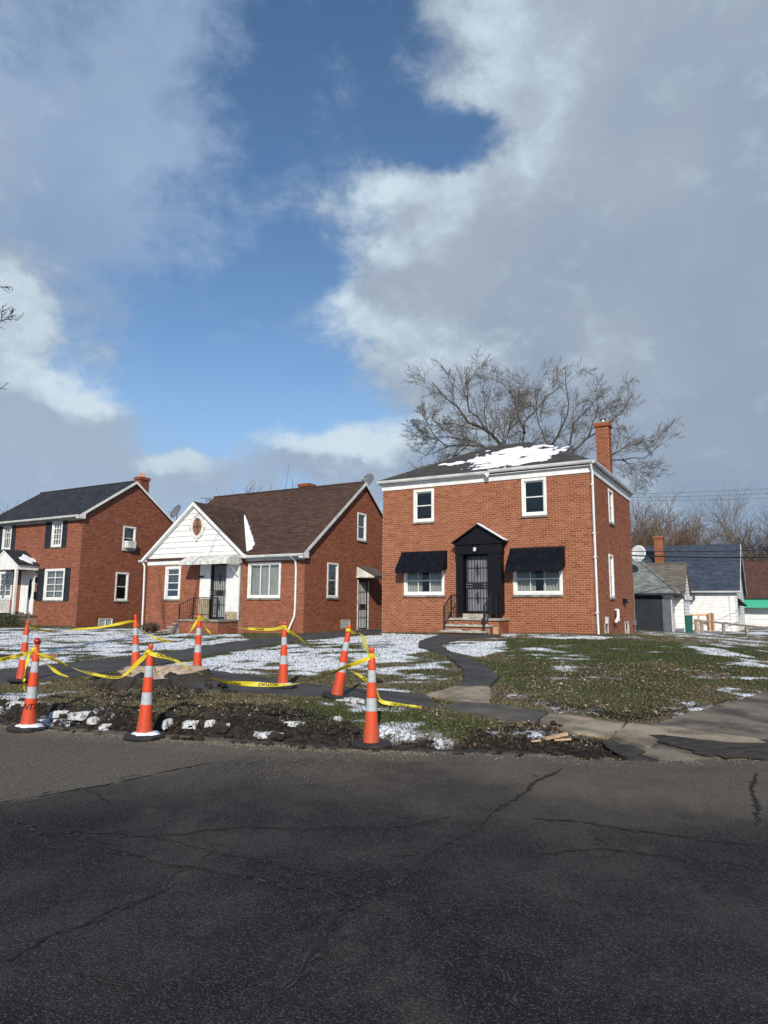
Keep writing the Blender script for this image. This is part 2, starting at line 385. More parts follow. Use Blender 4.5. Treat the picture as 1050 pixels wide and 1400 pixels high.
PADS = [(-4.62, 9.10, .28), (-2.93, 8.60, .28), (-.13, 8.20, .28)]
def base_z(x, y):
    x = np.asarray(x, float); y = np.asarray(y, float); sh = np.broadcast(x, y).shape
    xf = np.broadcast_to(x, sh).ravel(); yf = np.broadcast_to(y, sh).ravel(); out = np.full(xf.shape, WT[-3]) + WT[-2]*xf + WT[-1]*yf
    for i, c in enumerate(cp): out += WT[i]*U((xf-c[0])**2+(yf-c[1])**2)
    far = sst(45, 75, np.hypot(xf, yf-10)); out = out*(1-far)+.33*far
    v = yf - edge_y(xf)
    out = np.where(v < 1.2, out*sst(-.3, 1.0, v), out)
    bank = sst(.30, .55, v)*np.exp(-np.clip(v-.5, 0, 9)/1.6)*(sst(3.2, 1.5, xf)*.07+sst(.6, -1.5, xf)*.10)
    trench = np.exp(-((v-.25)/.22)**2)*.05*sst(2.0, .6, xf)
    out = out + bank - trench
    out = np.where(v < 0, -.14*sst(0, -.35, v)+out*0, out)
    for kx, ky, kr in PADS: dd_ = np.hypot(xf-kx, yf-ky); out = np.where(dd_ < .9, out*sst(kr, kr+.25, dd_)-.03*sst(kr+.2, kr, dd_), out)
    return out.reshape(sh)
def G(px, py):
    d = ray(px, py); lo, hi = 3.0, 120.0; ts = np.geomspace(3, 150, 900)
    P_ = np.array([0, 0, HC]) + ts[:, None]*d; h = np.maximum(base_z(P_[:, 0], P_[:, 1]), 0.0*ts) if False else base_z(P_[:, 0], P_[:, 1])
    h = np.where(P_[:, 1] < edge_y(P_[:, 0]), 0.0, h)
    below = np.nonzero(P_[:, 2] < h)[0]
    if len(below) == 0: return P_[-1]
    k = below[0]; a, b = ts[k-1], ts[k]
    for _ in range(18):
        m_ = (a+b)/2; p = np.array([0, 0, HC])+m_*d
        hh = 0.0 if p[1] < edge_y(p[0]) else float(base_z(p[0], p[1]))
        if p[2] < hh: b = m_
        else: a = m_
    p = np.array([0, 0, HC])+b*d; return p
def GP(pix): return np.array([G(*p)[:2] for p in pix])
def G0(px, py):
    d = ray(px, py); t = -HC/d[2]; return np.array([0, 0, HC])+d*t
def inpoly(x, y, poly, fe=.15):
    """soft membership: 1 inside, 0 outside, feather fe"""
    x = np.asarray(x, float); y = np.asarray(y, float); ins = np.zeros(x.shape, bool); dist = np.full(x.shape, 1e9)
    k = len(poly)
    for i in range(k):
        x0, y0 = poly[i]; x1, y1 = poly[(i+1) % k]
        c = ((y0 > y) != (y1 > y)); xx = (x1-x0)*(y-y0)/((y1-y0) if abs(y1-y0) > 1e-12 else 1e-12)+x0; ins ^= c & (x < xx)
        dx, dy = x1-x0, y1-y0; L2 = dx*dx+dy*dy+1e-12; t = np.clip(((x-x0)*dx+(y-y0)*dy)/L2, 0, 1)
        dist = np.minimum(dist, np.hypot(x-x0-t*dx, y-y0-t*dy))
    sd = np.where(ins, dist, -dist); return sst(-fe, fe, sd)

# paved pieces, measured on the ground
PX_DRIVE = [(-60, 927), (0, 925), (120, 912), (240, 896), (320, 881), (400, 872), (524, 859), (524, 866), (440, 875), (385, 882), (320, 894), (221, 914), (160, 924), (100, 934), (0, 943), (-60, 947)]
PX_WALKWAY = [(215, 926), (240, 919), (320, 925), (400, 935), (450, 941), (520, 946), (585, 950), (602, 966), (560, 966), (480, 960), (400, 953), (330, 951), (282, 947), (215, 936)]
PX_PATH = [(577, 876), (575, 883), (602, 892), (622, 902), (636, 914), (639, 924), (627, 937), (674, 937), (679, 932), (685, 924), (674, 914), (646, 899), (617, 889), (603, 880), (640, 872), (684, 869), (684, 866), (604, 867)]
PX_APRON = [(862, 990), (896, 985), (935, 972), (1010, 950), (1060, 937), (1130, 925), (1140, 1040), (1050, 1040), (980, 1036), (900, 1033), (866, 1024), (842, 1006)]
SLABS = [[(586, 950), (627, 937), (674, 937), (674, 960), (632, 958)], [(603, 966), (633, 959), (674, 961), (753, 971), (738, 986), (693, 984)], [(740, 987), (754, 972), (800, 978), (860, 987), (842, 1004), (790, 1000)],
         [(861, 987), (921, 991), (915, 1003), (890, 1020), (865, 1012), (843, 1004)], [(922, 991), (1003, 1000), (1038, 1006), (1050, 1011), (1000, 1011), (916, 1003)]]
P_DRIVE, P_WALK, P_PATH, P_APRON = GP(PX_DRIVE), GP(PX_WALKWAY), GP(PX_PATH), GP(PX_APRON)
P_SLABS = [GP(s_) for s_ in SLABS]
PAVED = [P_DRIVE, P_WALK, P_PATH, P_APRON] + P_SLABS
def paved(x, y, fe=.06):
    t = np.zeros(np.shape(x))
    for p in PAVED:
        t = np.maximum(t, inpoly(x, y, p, fe))
    return t
HOUSES = []
for C, W_, D_ in ((C1, 8.35, 7.24), (C2, 9.75, 9.4), (C3, 8.8, 6.5)): HOUSES.append(np.array([C, C+LD*W_, C+LD*W_+BD*D_, C+BD*D_]))
# snow / green / bare regions
SN = [([(-40, 868), (200, 864), (330, 870), (345, 878), (180, 903), (0, 924), (-40, 926)], .74, .4), ([(-40, 905), (60, 903), (100, 912), (0, 924), (-40, 930)], .75, .2),
      ([(225, 916), (320, 896), (400, 882), (440, 875), (524, 868), (590, 868), (600, 880), (560, 900), (500, 912), (430, 925), (330, 926), (250, 918)], .84, .3),
      ([(430, 925), (500, 905), (560, 895), (640, 905), (640, 925), (600, 940), (560, 948), (450, 940)], .42, .3),
      ([(604, 886), (616, 876), (690, 874), (700, 884), (660, 896), (620, 890)], .72, .2), ([(684, 864), (840, 866), (830, 871), (690, 869)], .8, .12), ([(524, 866), (600, 867), (600, 873), (524, 872)], .95, .1),
      ([(700, 872), (1040, 900), (1040, 925), (700, 900)], .24, .5), ([(868, 856), (1060, 856), (1060, 905), (990, 893), (920, 873), (870, 862)], .62, .5),
      ([(-20, 945), (130, 937), (210, 940), (140, 975), (-20, 985)], .42, .2), ([(480, 962), (560, 968), (640, 975), (560, 1000), (470, 990)], .5, .25),
      ([(740, 940), (900, 930), (900, 960), (760, 965)], .22, .3), ([(-40, 876), (70, 870), (60, 884), (-40, 888)], .9, .2), ([(330, 940), (600, 968), (800, 990), (700, 1010), (330, 960)], .16, .2)]
SN = [(GP(p), w_, f_) for p, w_, f_ in SN]
GR = [([(690, 872), (1050, 880), (1050, 935), (900, 900), (700, 905)], 1.0, .6), ([(640, 900), (760, 905), (750, 960), (680, 930)], .8, .4), ([(380, 955), (560, 968), (700, 985), (640, 1012), (420, 985)], .9, .25), ([(560, 900), (650, 905), (620, 945), (540, 945)], .6, .3), ([(-60, 860), (600, 860), (560, 900), (-60, 925)], .7, .5)]
GR = [(GP(p), w_, f_) for p, w_, f_ in GR+[([(690, 900), (1000, 900), (950, 965), (860, 985), (700, 950)], .62, .4)]]
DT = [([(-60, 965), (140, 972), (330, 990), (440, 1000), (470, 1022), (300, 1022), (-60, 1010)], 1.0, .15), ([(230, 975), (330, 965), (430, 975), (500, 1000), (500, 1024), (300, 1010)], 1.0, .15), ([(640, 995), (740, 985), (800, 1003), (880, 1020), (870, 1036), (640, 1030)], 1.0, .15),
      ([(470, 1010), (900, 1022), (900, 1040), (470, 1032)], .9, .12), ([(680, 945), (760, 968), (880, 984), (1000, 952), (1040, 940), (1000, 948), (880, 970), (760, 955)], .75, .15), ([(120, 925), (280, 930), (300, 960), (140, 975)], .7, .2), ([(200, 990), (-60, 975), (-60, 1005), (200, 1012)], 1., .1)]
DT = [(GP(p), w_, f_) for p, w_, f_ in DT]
def region(x, y, R, mode='max', base=0.0):
    t = np.full(np.shape(x), base)
    for p, w_, f_ in R: t = np.maximum(t, w_*inpoly(x, y, p, f_))
    return t
def fields(x, y):
    pv = paved(x, y); far = sst(34, 48, y)
    s_ = region(x, y, SN, base=.08); s_ = np.maximum(s_, .45*far)
    n1 = fbm(x*.75, y*1.3, 1.7, 5, 3.); n2 = fbm(x, y, .55, 3, 9.)
    sn = s_*1.0 + (n1-.5)*1.9 + (n2-.5)*.8 - .5        # >0 where snow lies
    g = region(x, y, GR, base=.25)+(fbm(x, y, 1.1, 3, 5.)-.5)*.8
    d = region(x, y, DT, base=0.)
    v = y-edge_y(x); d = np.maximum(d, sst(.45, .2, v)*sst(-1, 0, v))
    return sn, np.clip(g, 0, 1), np.clip(d, 0, 1), pv
def ground_z(x, y, full=True):
    z = base_z(x, y); pv = paved(x, y, .10); near = sst(45, 25, np.hypot(x, y-8))
    v = y-edge_y(x); _, _, d, _ = fields(x, y)
    pd = np.ones(np.shape(x))
    for kx, ky, kr in PADS: pd = pd*sst(kr-.02, kr+.2, np.hypot(x-kx, y-ky))
    n_ = (fbm(x, y, 2.2, 3)-.5)*.06+(fbm(x, y, 9, 3, 2.)-.5)*(.03+.075*d)
    z = z + n_*(1-pv)*near*sst(-.35, .1, v)*pd - pv*.07
    z = z + (1-sst(.02, .10, np.abs(v-.42)))*0
    return z

def axis_pts(a, b, fine, lo, hi, grow=1.09):
    mid = list(np.arange(a, b+1e-6, fine)); s_ = fine; x = mid[-1]; up = []
    while x < hi: s_ *= grow; x += s_; up.append(x)
    s_ = fine; x = mid[0]; dn = []
    while x > lo: s_ *= grow; x -= s_; dn.append(x)
    return np.array(dn[::-1]+mid+up)
gx = axis_pts(-9, 8.4, .055, -2500, 2500, 1.055)
gy = axis_pts(7.2, 13.8, .045, -2500, 3500, 1.017)
def grid_mesh(name, xs, ys, zf, mat, attrs=None, keep=None):
    XX, YY = np.meshgrid(xs, ys); x, y = XX.ravel(), YY.ravel(); z = zf(x, y)
    nx, ny = len(xs), len(ys); i = np.arange(nx*ny).reshape(ny, nx)
    q = np.stack([i[:-1, :-1], i[:-1, 1:], i[1:, 1:], i[1:, :-1]], -1).reshape(-1, 4)
    if keep is not None:
        kk = keep(x, y); q = q[kk[q].any(1)]
        used = np.unique(q); re = np.full(nx*ny, -1); re[used] = np.arange(len(used)); q = re[q]; x, y, z = x[used], y[used], z[used]
    me = bpy.data.meshes.new(name); me.vertices.add(len(x)); me.vertices.foreach_set('co', np.stack([x, y, z], 1).astype(np.float32).ravel())
    me.loops.add(q.size); me.loops.foreach_set('vertex_index', q.astype(np.int32).ravel()); me.polygons.add(len(q)); me.polygons.foreach_set('loop_start', (np.arange(len(q))*4).astype(np.int32))
    me.update(calc_edges=True); me.materials.append(mat); me.polygons.foreach_set('use_smooth', np.ones(len(q), bool))
    if attrs:
        for k, v_ in attrs(x, y).items():
            a = me.attributes.new(k, 'FLOAT', 'POINT'); a.data.foreach_set('value', v_.astype(np.float32))
    o = bpy.data.objects.new(name, me); COL.objects.link(o); return o

# ground material
m, n, b = new_mat('ground_soil_grass'); oc = n.coord()
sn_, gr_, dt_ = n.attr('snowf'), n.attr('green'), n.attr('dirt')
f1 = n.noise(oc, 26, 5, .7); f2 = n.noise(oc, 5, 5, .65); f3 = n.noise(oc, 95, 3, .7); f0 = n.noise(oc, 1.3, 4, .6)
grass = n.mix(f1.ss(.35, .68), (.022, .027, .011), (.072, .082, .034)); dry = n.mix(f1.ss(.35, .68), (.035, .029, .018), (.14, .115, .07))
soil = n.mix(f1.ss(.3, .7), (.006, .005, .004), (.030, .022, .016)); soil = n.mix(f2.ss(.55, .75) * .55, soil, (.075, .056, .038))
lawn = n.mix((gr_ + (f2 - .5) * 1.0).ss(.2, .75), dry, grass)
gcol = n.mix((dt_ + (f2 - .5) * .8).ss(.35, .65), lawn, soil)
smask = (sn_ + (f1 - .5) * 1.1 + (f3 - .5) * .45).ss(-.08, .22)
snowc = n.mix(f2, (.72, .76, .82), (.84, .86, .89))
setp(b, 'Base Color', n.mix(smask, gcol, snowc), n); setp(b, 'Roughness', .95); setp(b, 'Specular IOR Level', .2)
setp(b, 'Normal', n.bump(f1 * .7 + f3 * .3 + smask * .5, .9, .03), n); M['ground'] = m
def gattr(x, y):
    s_, g, d, pv = fields(x, y); return {'snowf': s_, 'green': g, 'dirt': d}
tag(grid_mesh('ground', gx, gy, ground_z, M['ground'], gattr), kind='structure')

# road
m, n, b = new_mat('road_asphalt'); oc = n.coord()
lt_, du_ = n.attr('old'), n.attr('dust')
a1 = n.noise(oc, 140, 3, .8); a2 = n.noise(oc, 2.0, 5, .6); a3 = n.noise(oc, .45, 4, .6)
vo = n.node('ShaderNodeTexVoronoi'); vo.inputs['Scale'].default_value = 150; n.link(oc, vo.inputs['Vector'])
sep = n.node('ShaderNodeSeparateColor'); n.link(V(m.node_tree, vo.outputs['Color']), sep.inputs[0])
stone = V(m.node_tree, sep.outputs[0]); 
a4 = n.noise(n.scalev(oc, (1, .55, 1)), .9, 6, .7); a5 = n.noise(oc, 7.0, 5, .7)
col = n.mix(a2.ss(.3, .7), (.021, .021, .022), (.044, .042, .040)); col = n.mix(a3.ss(.40, .58) * .85, col, (.012, .013, .020)); col = n.mix(a4.ss(.48, .64) * .75, col, (.066, .061, .053))
col = n.mix(a5.ss(.55, .75) * .35, col, (.012, .012, .013))
col = n.mix(stone.ss(.70, .99) * .7, col, (.105, .10, .096)); col = n.mix(stone.ss(.34, .05) * .75, col, (.007, .007, .008))
oldc = n.mix(stone.ss(.10, .95), (.036, .033, .029), (.19, .175, .15)); oldc = n.mix(a4.ss(.5, .65) * .45, oldc, (.055, .05, .045))
col = n.mix((lt_ * (a5 * .8 + .75)).sat(), col, oldc)
col = n.mix((du_ * (a2 * .9 + .35) * (a1 + .5)).sat() * .7, col, n.mix(stone, (.09, .074, .055), (.24, .20, .155)))
setp(b, 'Base Color', col, n); setp(b, 'Roughness', n.mix(a3.ss(.35, .65), .70, .92), n); setp(b, 'Specular IOR Level', .15)
dv = V(m.node_tree, vo.outputs['Distance'])
setp(b, 'Normal', n.bump(dv * -1.0 + a1 * .5 + a5 * 1.5, .8, .008), n); M['road'] = m
P_OLD = np.array([G0(*p)[:2] for p in [(-120, 1128), (0, 1107), (60, 1097), (115, 1085), (180, 1073), (245, 1060), (310, 1044), (345, 1036), (350, 1024), (300, 1000), (0, 985), (-120, 975)]])
P_DU = [np.array([G0(*p)[:2] for p in pp]) for pp in ([(580, 1040), (1100, 1040), (1100, 1105), (960, 1105), (800, 1085), (640, 1060)], [(-120, 990), (100, 995), (250, 1010), (560, 1026), (1100, 1028), (1100, 1042), (540, 1040), (250, 1030), (120, 1018), (-120, 1010)], [(330, 1030), (540, 1034), (520, 1075), (360, 1050)], [(-100, 1020), (1150, 1035), (1150, 1140), (760, 1125), (330, 1085), (-100, 1125)])]
def rattr(x, y):
    j = (fbm(x, y, 5, 4)-.5)*.34
    du = sum(w_*inpoly(x+j, y+j, p, f_) for p, w_, f_ in zip(P_DU, (.7, 1.2, .3, .5), (.35, .10, .3, .7)))
    return {'old': inpoly(x+j, y+j, P_OLD, .07), 'dust': np.clip(du, 0, 1.2)}
rx = axis_pts(-7, 6.5, .07, -300, 300, 1.08); ry = axis_pts(1.5, 10.2, .06, -120, 150, 1.08)
def road_z(x, y): return (fbm(x, y, .35, 2)-.5)*.008+.0
road = tag(grid_mesh('road', rx, ry, road_z, M['road'], rattr, keep=lambda x, y: (y < edge_y(x)+.22)), kind='structure')
# cracks in the road
m, n, b = new_mat('crack'); t = n.noise(n.coord(), 30, 3); setp(b, 'Base Color', n.mix(t.ss(.5, .75), (.002, .002, .002), (.005, .005, .005)), n); setp(b, 'Roughness', 1); M['crack'] = m
cr = []
A = lambda pts: [(x/2, 1000+y/2) for x, y in pts]; Bc = lambda pts: [(525+x/2, 1000+y/2) for x, y in pts]
cr += [(A([(0, 660), (60, 640), (150, 590), (200, 565), (300, 520), (350, 490), (420, 475), (470, 450), (500, 400), (530, 385)]), 10), (A([(240, 300), (330, 340), (420, 370), (520, 380), (600, 390), (700, 400), (800, 425), (900, 440), (1000, 452), (1030, 455)]), 13),
       (A([(1030, 458), (980, 490), (930, 530), (910, 570), (870, 630), (840, 670), (790, 720), (755, 750)]), 11), (A([(0, 255), (80, 270), (140, 300), (230, 290), (300, 295), (380, 305), (470, 315), (560, 340), (650, 355), (760, 370), (860, 390), (960, 405), (1050, 412)]), 9),
       (A([(450, 290), (520, 290), (600, 278), (700, 268), (800, 270), (900, 268), (960, 262), (1050, 268)]), 10), (A([(230, 675), (290, 700), (350, 720), (430, 750), (500, 790)]), 10), (A([(1030, 455), (1050, 480), (1110, 540), (1150, 575), (1200, 600)]), 6),
       (A([(60, 300), (130, 320), (190, 345), (260, 350), (330, 345)]), 6), (A([(230, 165), (280, 185), (320, 215)]), 6), (A([(560, 300), (600, 330), (560, 355), (610, 365)]), 5),
       (Bc([(0, 450), (60, 410), (130, 350), (170, 320), (240, 285), (300, 240), (350, 200), (400, 160), (450, 120), (500, 95)]), 12), (Bc([(75, 425), (100, 480), (150, 520), (210, 555), (260, 595), (320, 605), (335, 640), (350, 690), (355, 740), (400, 780), (420, 800)]), 9),
       (Bc([(400, 230), (480, 235), (560, 240), (640, 255), (720, 265), (800, 275), (880, 285), (960, 292), (1050, 300)]), 11), (Bc([(420, 335), (500, 328), (600, 318), (680, 322), (760, 330), (850, 345), (940, 345), (1010, 360), (1050, 365)]), 9),
       (Bc([(590, 270), (610, 290), (635, 300)]), 8), (Bc([(0, 345), (80, 340), (150, 330)]), 6), (Bc([(1030, 100), (1034, 170), (1030, 240)]), 14), (Bc([(640, 570), (700, 590), (760, 620)]), 5), (Bc([(150, 375), (200, 395), (260, 410)]), 5), (Bc([(-5, 270), (60, 262), (140, 245), (200, 230)]), 6),
       (Bc([(740, 720), (750, 760), (770, 790)]), 5), (A([(0, 214), (120, 192), (230, 170), (300, 158), (370, 142), (450, 124), (540, 104), (620, 88)]), 8), (Bc([(440, 470), (520, 455), (560, 470), (640, 460)]), 4)]
cr = [(pts, w_*1.45) for pts, w_ in cr]
rc = random.Random(77)
for pts, w_ in list(cr):
    for _ in range(max(1, len(pts)//2)):
        i = rc.randrange(len(pts)-1); f = rc.random(); x0_, y0_ = pts[i][0]*(1-f)+pts[i+1][0]*f, pts[i][1]*(1-f)+pts[i+1][1]*f
        dxx, dyy = rc.choice((-1, 1))*rc.uniform(18, 70), rc.uniform(-14, 22)*(y0_-960)/250; q = [(x0_, y0_)]
        for j in range(1, 4): q.append((x0_+dxx*j/3+rc.gauss(0, 4), y0_+dyy*j/3+rc.gauss(0, 2)))
        cr.append((q, rc.uniform(3, 6)))
cb = MB(); ce = MB()
for pts, wmm in cr:
    P_ = [G0(*p) for p in pts]; dense = []
    for a, c in zip(P_[:-1], P_[1:]):
        k = max(2, int(np.hypot(*(c-a)[:2])/.045))
        for i in range(k): dense.append(a+(c-a)*i/k)
    dense.append(P_[-1]); dn = np.array(dense)[:, :2]; k = len(dn)
    jit = np.cumsum(rng.normal(0, .007, (k, 2)), 0); jit -= np.linspace(0, 1, k)[:, None]*jit[-1]; dn = dn+jit+rng.normal(0, .007, (k, 2))
    tng = np.gradient(dn, axis=0); tng /= np.linalg.norm(tng, axis=1)[:, None]+1e-9; nr = np.stack([-tng[:, 1], tng[:, 0]], 1)
    wd = wmm*.0019*(.25+1.2*rng.random(k)**1.5)*np.minimum(1, np.minimum(np.arange(k)+1, np.arange(k)[::-1]+1)/6.)*.8
    a_ = dn+nr*wd[:, None]*.5; b_ = dn-nr*wd[:, None]*.5
    za = road_z(dn[:, 0], dn[:, 1])+.0075
    ia = [cb.pt((*a_[i], za[i])) for i in range(k)]; ib = [cb.pt((*b_[i], za[i])) for i in range(k)]
    for i in range(k-1): cb.f.append([ia[i], ia[i+1], ib[i+1], ib[i]]); cb.t.append(0)
    we = wd*rng.uniform(.1, .8, k)+.001; a_ = dn+nr*(wd*.5+we)[:, None]; we = wd*rng.uniform(.1, .8, k)+.001; b_ = dn-nr*(wd*.5+we)[:, None]
    ia = [ce.pt((*a_[i], za[i]-.0022)) for i in range(k)]; ib = [ce.pt((*b_[i], za[i]-.0022)) for i in range(k)]
    for i in range(k-1):
        if rng.random() < .6: ce.f.append([ia[i], ia[i+1], ib[i+1], ib[i]]); ce.t.append(0)
o = cb.build('crack', M['crack'], recalc=False); o.parent = road; tag(o, kind='stuff')
m, n, b = new_mat('crack_edge'); t = n.noise(n.coord(), 45, 4, .7); setp(b, 'Base Color', n.mix(t.ss(.42, .62), (.018, .018, .018), (.062, .060, .056)), n); setp(b, 'Roughness', 1); M['crack_edge'] = m
o = ce.build('crack_edge', M['crack_edge'], recalc=False); o.parent = road; tag(o, kind='stuff')

# paved sheets
def sheet(name, poly, mat, lift=.02, jag=.0, thick=.10, step=.22, smooth_edges=True):
    pts = []
    k = len(poly)
    for i in range(k):
        a, c = poly[i], poly[(i+1) % k]; m_ = max(1, int(np.hypot(*(c-a))/.12)); m_ = min(m_, 60)
        for j in range(m_): pts.append(a+(c-a)*j/m_)
    pts = np.array(pts)
    if jag: pts = pts+np.stack([(fbm(pts[:, 0], pts[:, 1], 16, 2, 3.)-.5), (fbm(pts[:, 0], pts[:, 1], 16, 2, 6.)-.5)], 1)*jag*.55; pts = pts+np.stack([(fbm(pts[:, 0], pts[:, 1], 5, 3, 1.)-.5), (fbm(pts[:, 0], pts[:, 1], 5, 3, 8.)-.5)], 1)*jag
    nb = len(pts); lo, hi = pts.min(0), pts.max(0)
    xs = np.arange(lo[0], hi[0], step); ys = np.arange(lo[1], hi[1], step); XX, YY = np.meshgrid(xs, ys); q = np.stack([XX.ravel(), YY.ravel()], 1)+rng.normal(0, step*.1, (XX.size, 2))
    q = q[inpoly(q[:, 0], q[:, 1], pts, .10) > .999]
    allp = [Vector(p) for p in np.concatenate([pts, q])]
    res = delaunay_2d_cdt(allp, [], [list(range(nb))], 1, 1e-5)
    vs, fs = res[0], res[2]; orig = res[3]
    P_ = np.array([tuple(v) for v in vs]); z = base_z(P_[:, 0], P_[:, 1])+lift+(fbm(P_[:, 0], P_[:, 1], 1.4, 2)-.5)*.012
    mb = MB(); mb.v = [(*P_[i], z[i]) for i in range(len(P_))]; mb.f = [list(f) for f in fs]; mb.t = [0]*len(fs)
    # skirt
    from collections import Counter
    cnt = Counter()
    for f in mb.f:
        for i in range(len(f)): cnt[frozenset((f[i], f[(i+1) % len(f)]))] += 1
    bd = [tuple(e) for e, c in cnt.items() if c == 1]; lowi = {}
    for e in bd:
        for v_ in e:
            if v_ not in lowi: lowi[v_] = len(mb.v); mb.v.append((mb.v[v_][0], mb.v[v_][1], mb.v[v_][2]-thick))
    for a, c in bd: mb.f.append([a, c, lowi[c], lowi[a]]); mb.t.append(0)
    me_o = mb.build(name, mat, smooth=False); return me_o
def asphalt(key, c0, c1, sp):
    m, n, b = new_mat(key); oc = n.coord(); t = n.noise(oc, 1.6, 5, .6); s_ = n.noise(oc, 110, 3, .8); u = n.noise(oc, 7, 4, .6)
    c = n.mix(t.ss(.35, .62), c0, c1); c = n.mix(n.noise(oc, 3.1, 6, .7).ss(.52, .66) * .55, c, tuple(x*.45 for x in c0)); c = n.mix(s_.ss(.55, .75) * .5, c, sp); c = n.mix(u.ss(.6, .75) * .35, c, (.09, .075, .055))
    setp(b, 'Base Color', c, n); setp(b, 'Roughness', .85); setp(b, 'Normal', n.bump(s_, .6, .01), n); M[key] = m
asphalt('asphalt_path', (.030, .029, .030), (.062, .058, .057), (.13, .125, .12))
asphalt('asphalt_mud', (.060, .051, .040), (.20, .168, .125), (.22, .19, .145))
asphalt('slab_pale', (.14, .112, .074), (.35, .285, .20), (.38, .33, .25))
asphalt('slab_dark', (.06, .055, .048), (.13, .112, .088), (.18, .16, .13))
tag(sheet('driveway', P_DRIVE, M['asphalt_path'], .02, .06), kind='structure')
tag(sheet('footpath', P_PATH, M['asphalt_path'], .025, .10, step=.18), kind='structure')
sw_ = tag(empty('sidewalk', (0, 0, 0)), kind='structure')
o = sheet('asphalt_strip', P_WALK, M['asphalt_path'], .03, .05); o.parent = sw_
for i, p in enumerate(P_SLABS):
    o = sheet('slab', p+rng.normal(0, .012, p.shape), M['slab_pale' if i in (0, 2, 3, 4) else 'slab_dark'], .016+.005*i, .09, step=.2); o.parent = sw_
tag(sheet('apron', P_APRON, M['asphalt_mud'], .012, .12), kind='structure')
m, n, b = new_mat('mud'); oc = n.coord(); t = n.noise(n.scalev(oc, (1, 2.2, 1)), 6, 6, .7); setp(b, 'Base Color', n.mix(t.ss(.35, .65), (.008, .006, .005), (.055, .043, .032)), n); setp(b, 'Roughness', .8); setp(b, 'Normal', n.bump(t, 1.0, .04), n); M['mud'] = m
P_MUD = [GP(q) for q in ([(900, 1004), (925, 999), (980, 1004), (1070, 1008), (1070, 1034), (1000, 1033), (940, 1022), (912, 1013)], [(960, 978), (1010, 972), (1055, 968), (1055, 976), (1000, 982)], [(830, 1012), (862, 1017), (885, 1026), (900, 1034), (850, 1034)])]
for i, q in enumerate(P_MUD):
    if i == 1: continue
    tag(sheet('mud', q, M['mud'], .034 if i != 1 else .022, .38, thick=.012, step=.12), 'dark wet mud smeared over the pavement ' + ('with tyre ruts beside the road', 'in a thin streak on the apron', 'at the end of the torn soil')[i], 'mud', kind='stuff')

# ------------------------------------------------------------------ house builders (all numbers in metres, z above the road)
def minus(iv, a, b):
    out = []
    for x0, x1 in iv:
        if b <= x0 or a >= x1: out.append((x0, x1)); continue
        if a > x0: out.append((x0, a))
        if b < x1: out.append((b, x1))
    return out
def brick_fill(mb, a0, a1, z0, z1, holes=(), lim=None, Lb=.225, hb=.078, j=.015, depth=.03, collect=None):
    k0 = int(math.floor(z0/hb))
    for k in range(k0, int(math.ceil(z1/hb))):
        za, zb = k*hb+j/2, (k+1)*hb-j/2; za = max(za, z0); zb = min(zb, z1)
        if zb-za < .02: continue
        zm = (za+zb)/2; iv = [(a0, a1)]
        if lim: l, r = lim(zb); iv = [(max(a0, l), min(a1, r))]
        for h in holes:
            if h[3] > zm > h[2]: iv = [q for p in iv for q in minus([p], h[0], h[1])]
        off = (k % 2)*Lb/2
        for x0, x1 in iv:
            i = math.floor((x0-off)/Lb)
            while i*Lb+off < x1:
                p, q = max(x0, i*Lb+off+j/2), min(x1, (i+1)*Lb+off-j/2); i += 1
                if q-p < .03: continue
                t = random.random(); pr = random.uniform(-.0015, .0025)
                if collect is not None and collect(p, q, za, zb, pr, t): continue
                mb.box((p, -depth, za), (q, pr, zb), t*.98+.01, skip=(2,))
def backing(mb, a0, a1, z0, z1, holes=(), lim=None, out=-.005, gable=None):
    """flat wall of cells with holes; gable: list of half planes (p, n) that clip it"""
    xs = sorted({a0, a1} | {min(max(h[i], a0), a1) for h in holes for i in (0, 1)}); zs = sorted({z0, z1} | {min(max(h[i], z0), z1) for h in holes for i in (2, 3)})
    for xa, xb in zip(xs[:-1], xs[1:]):
        for za, zb in zip(zs[:-1], zs[1:]):
            xm, zm = (xa+xb)/2, (za+zb)/2
            if any(h[0] < xm < h[1] and h[2] < zm < h[3] for h in holes): continue
            poly = [(xa, za), (xb, za), (xb, zb), (xa, zb)]
            for (px, pz), (nx, nz) in (gable or []):
                outp = []
                for i in range(len(poly)):
                    p, q = poly[i], poly[(i+1) % len(poly)]; dp = (p[0]-px)*nx+(p[1]-pz)*nz; dq = (q[0]-px)*nx+(q[1]-pz)*nz
                    if dp <= 0: outp.append(p)
                    if dp*dq < 0: t = dp/(dp-dq); outp.append((p[0]+(q[0]-p[0])*t, p[1]+(q[1]-p[1])*t))
                poly = outp
                if len(poly) < 3: break
            if len(poly) >= 3: mb.face([(p[0], out, p[1]) for p in poly])

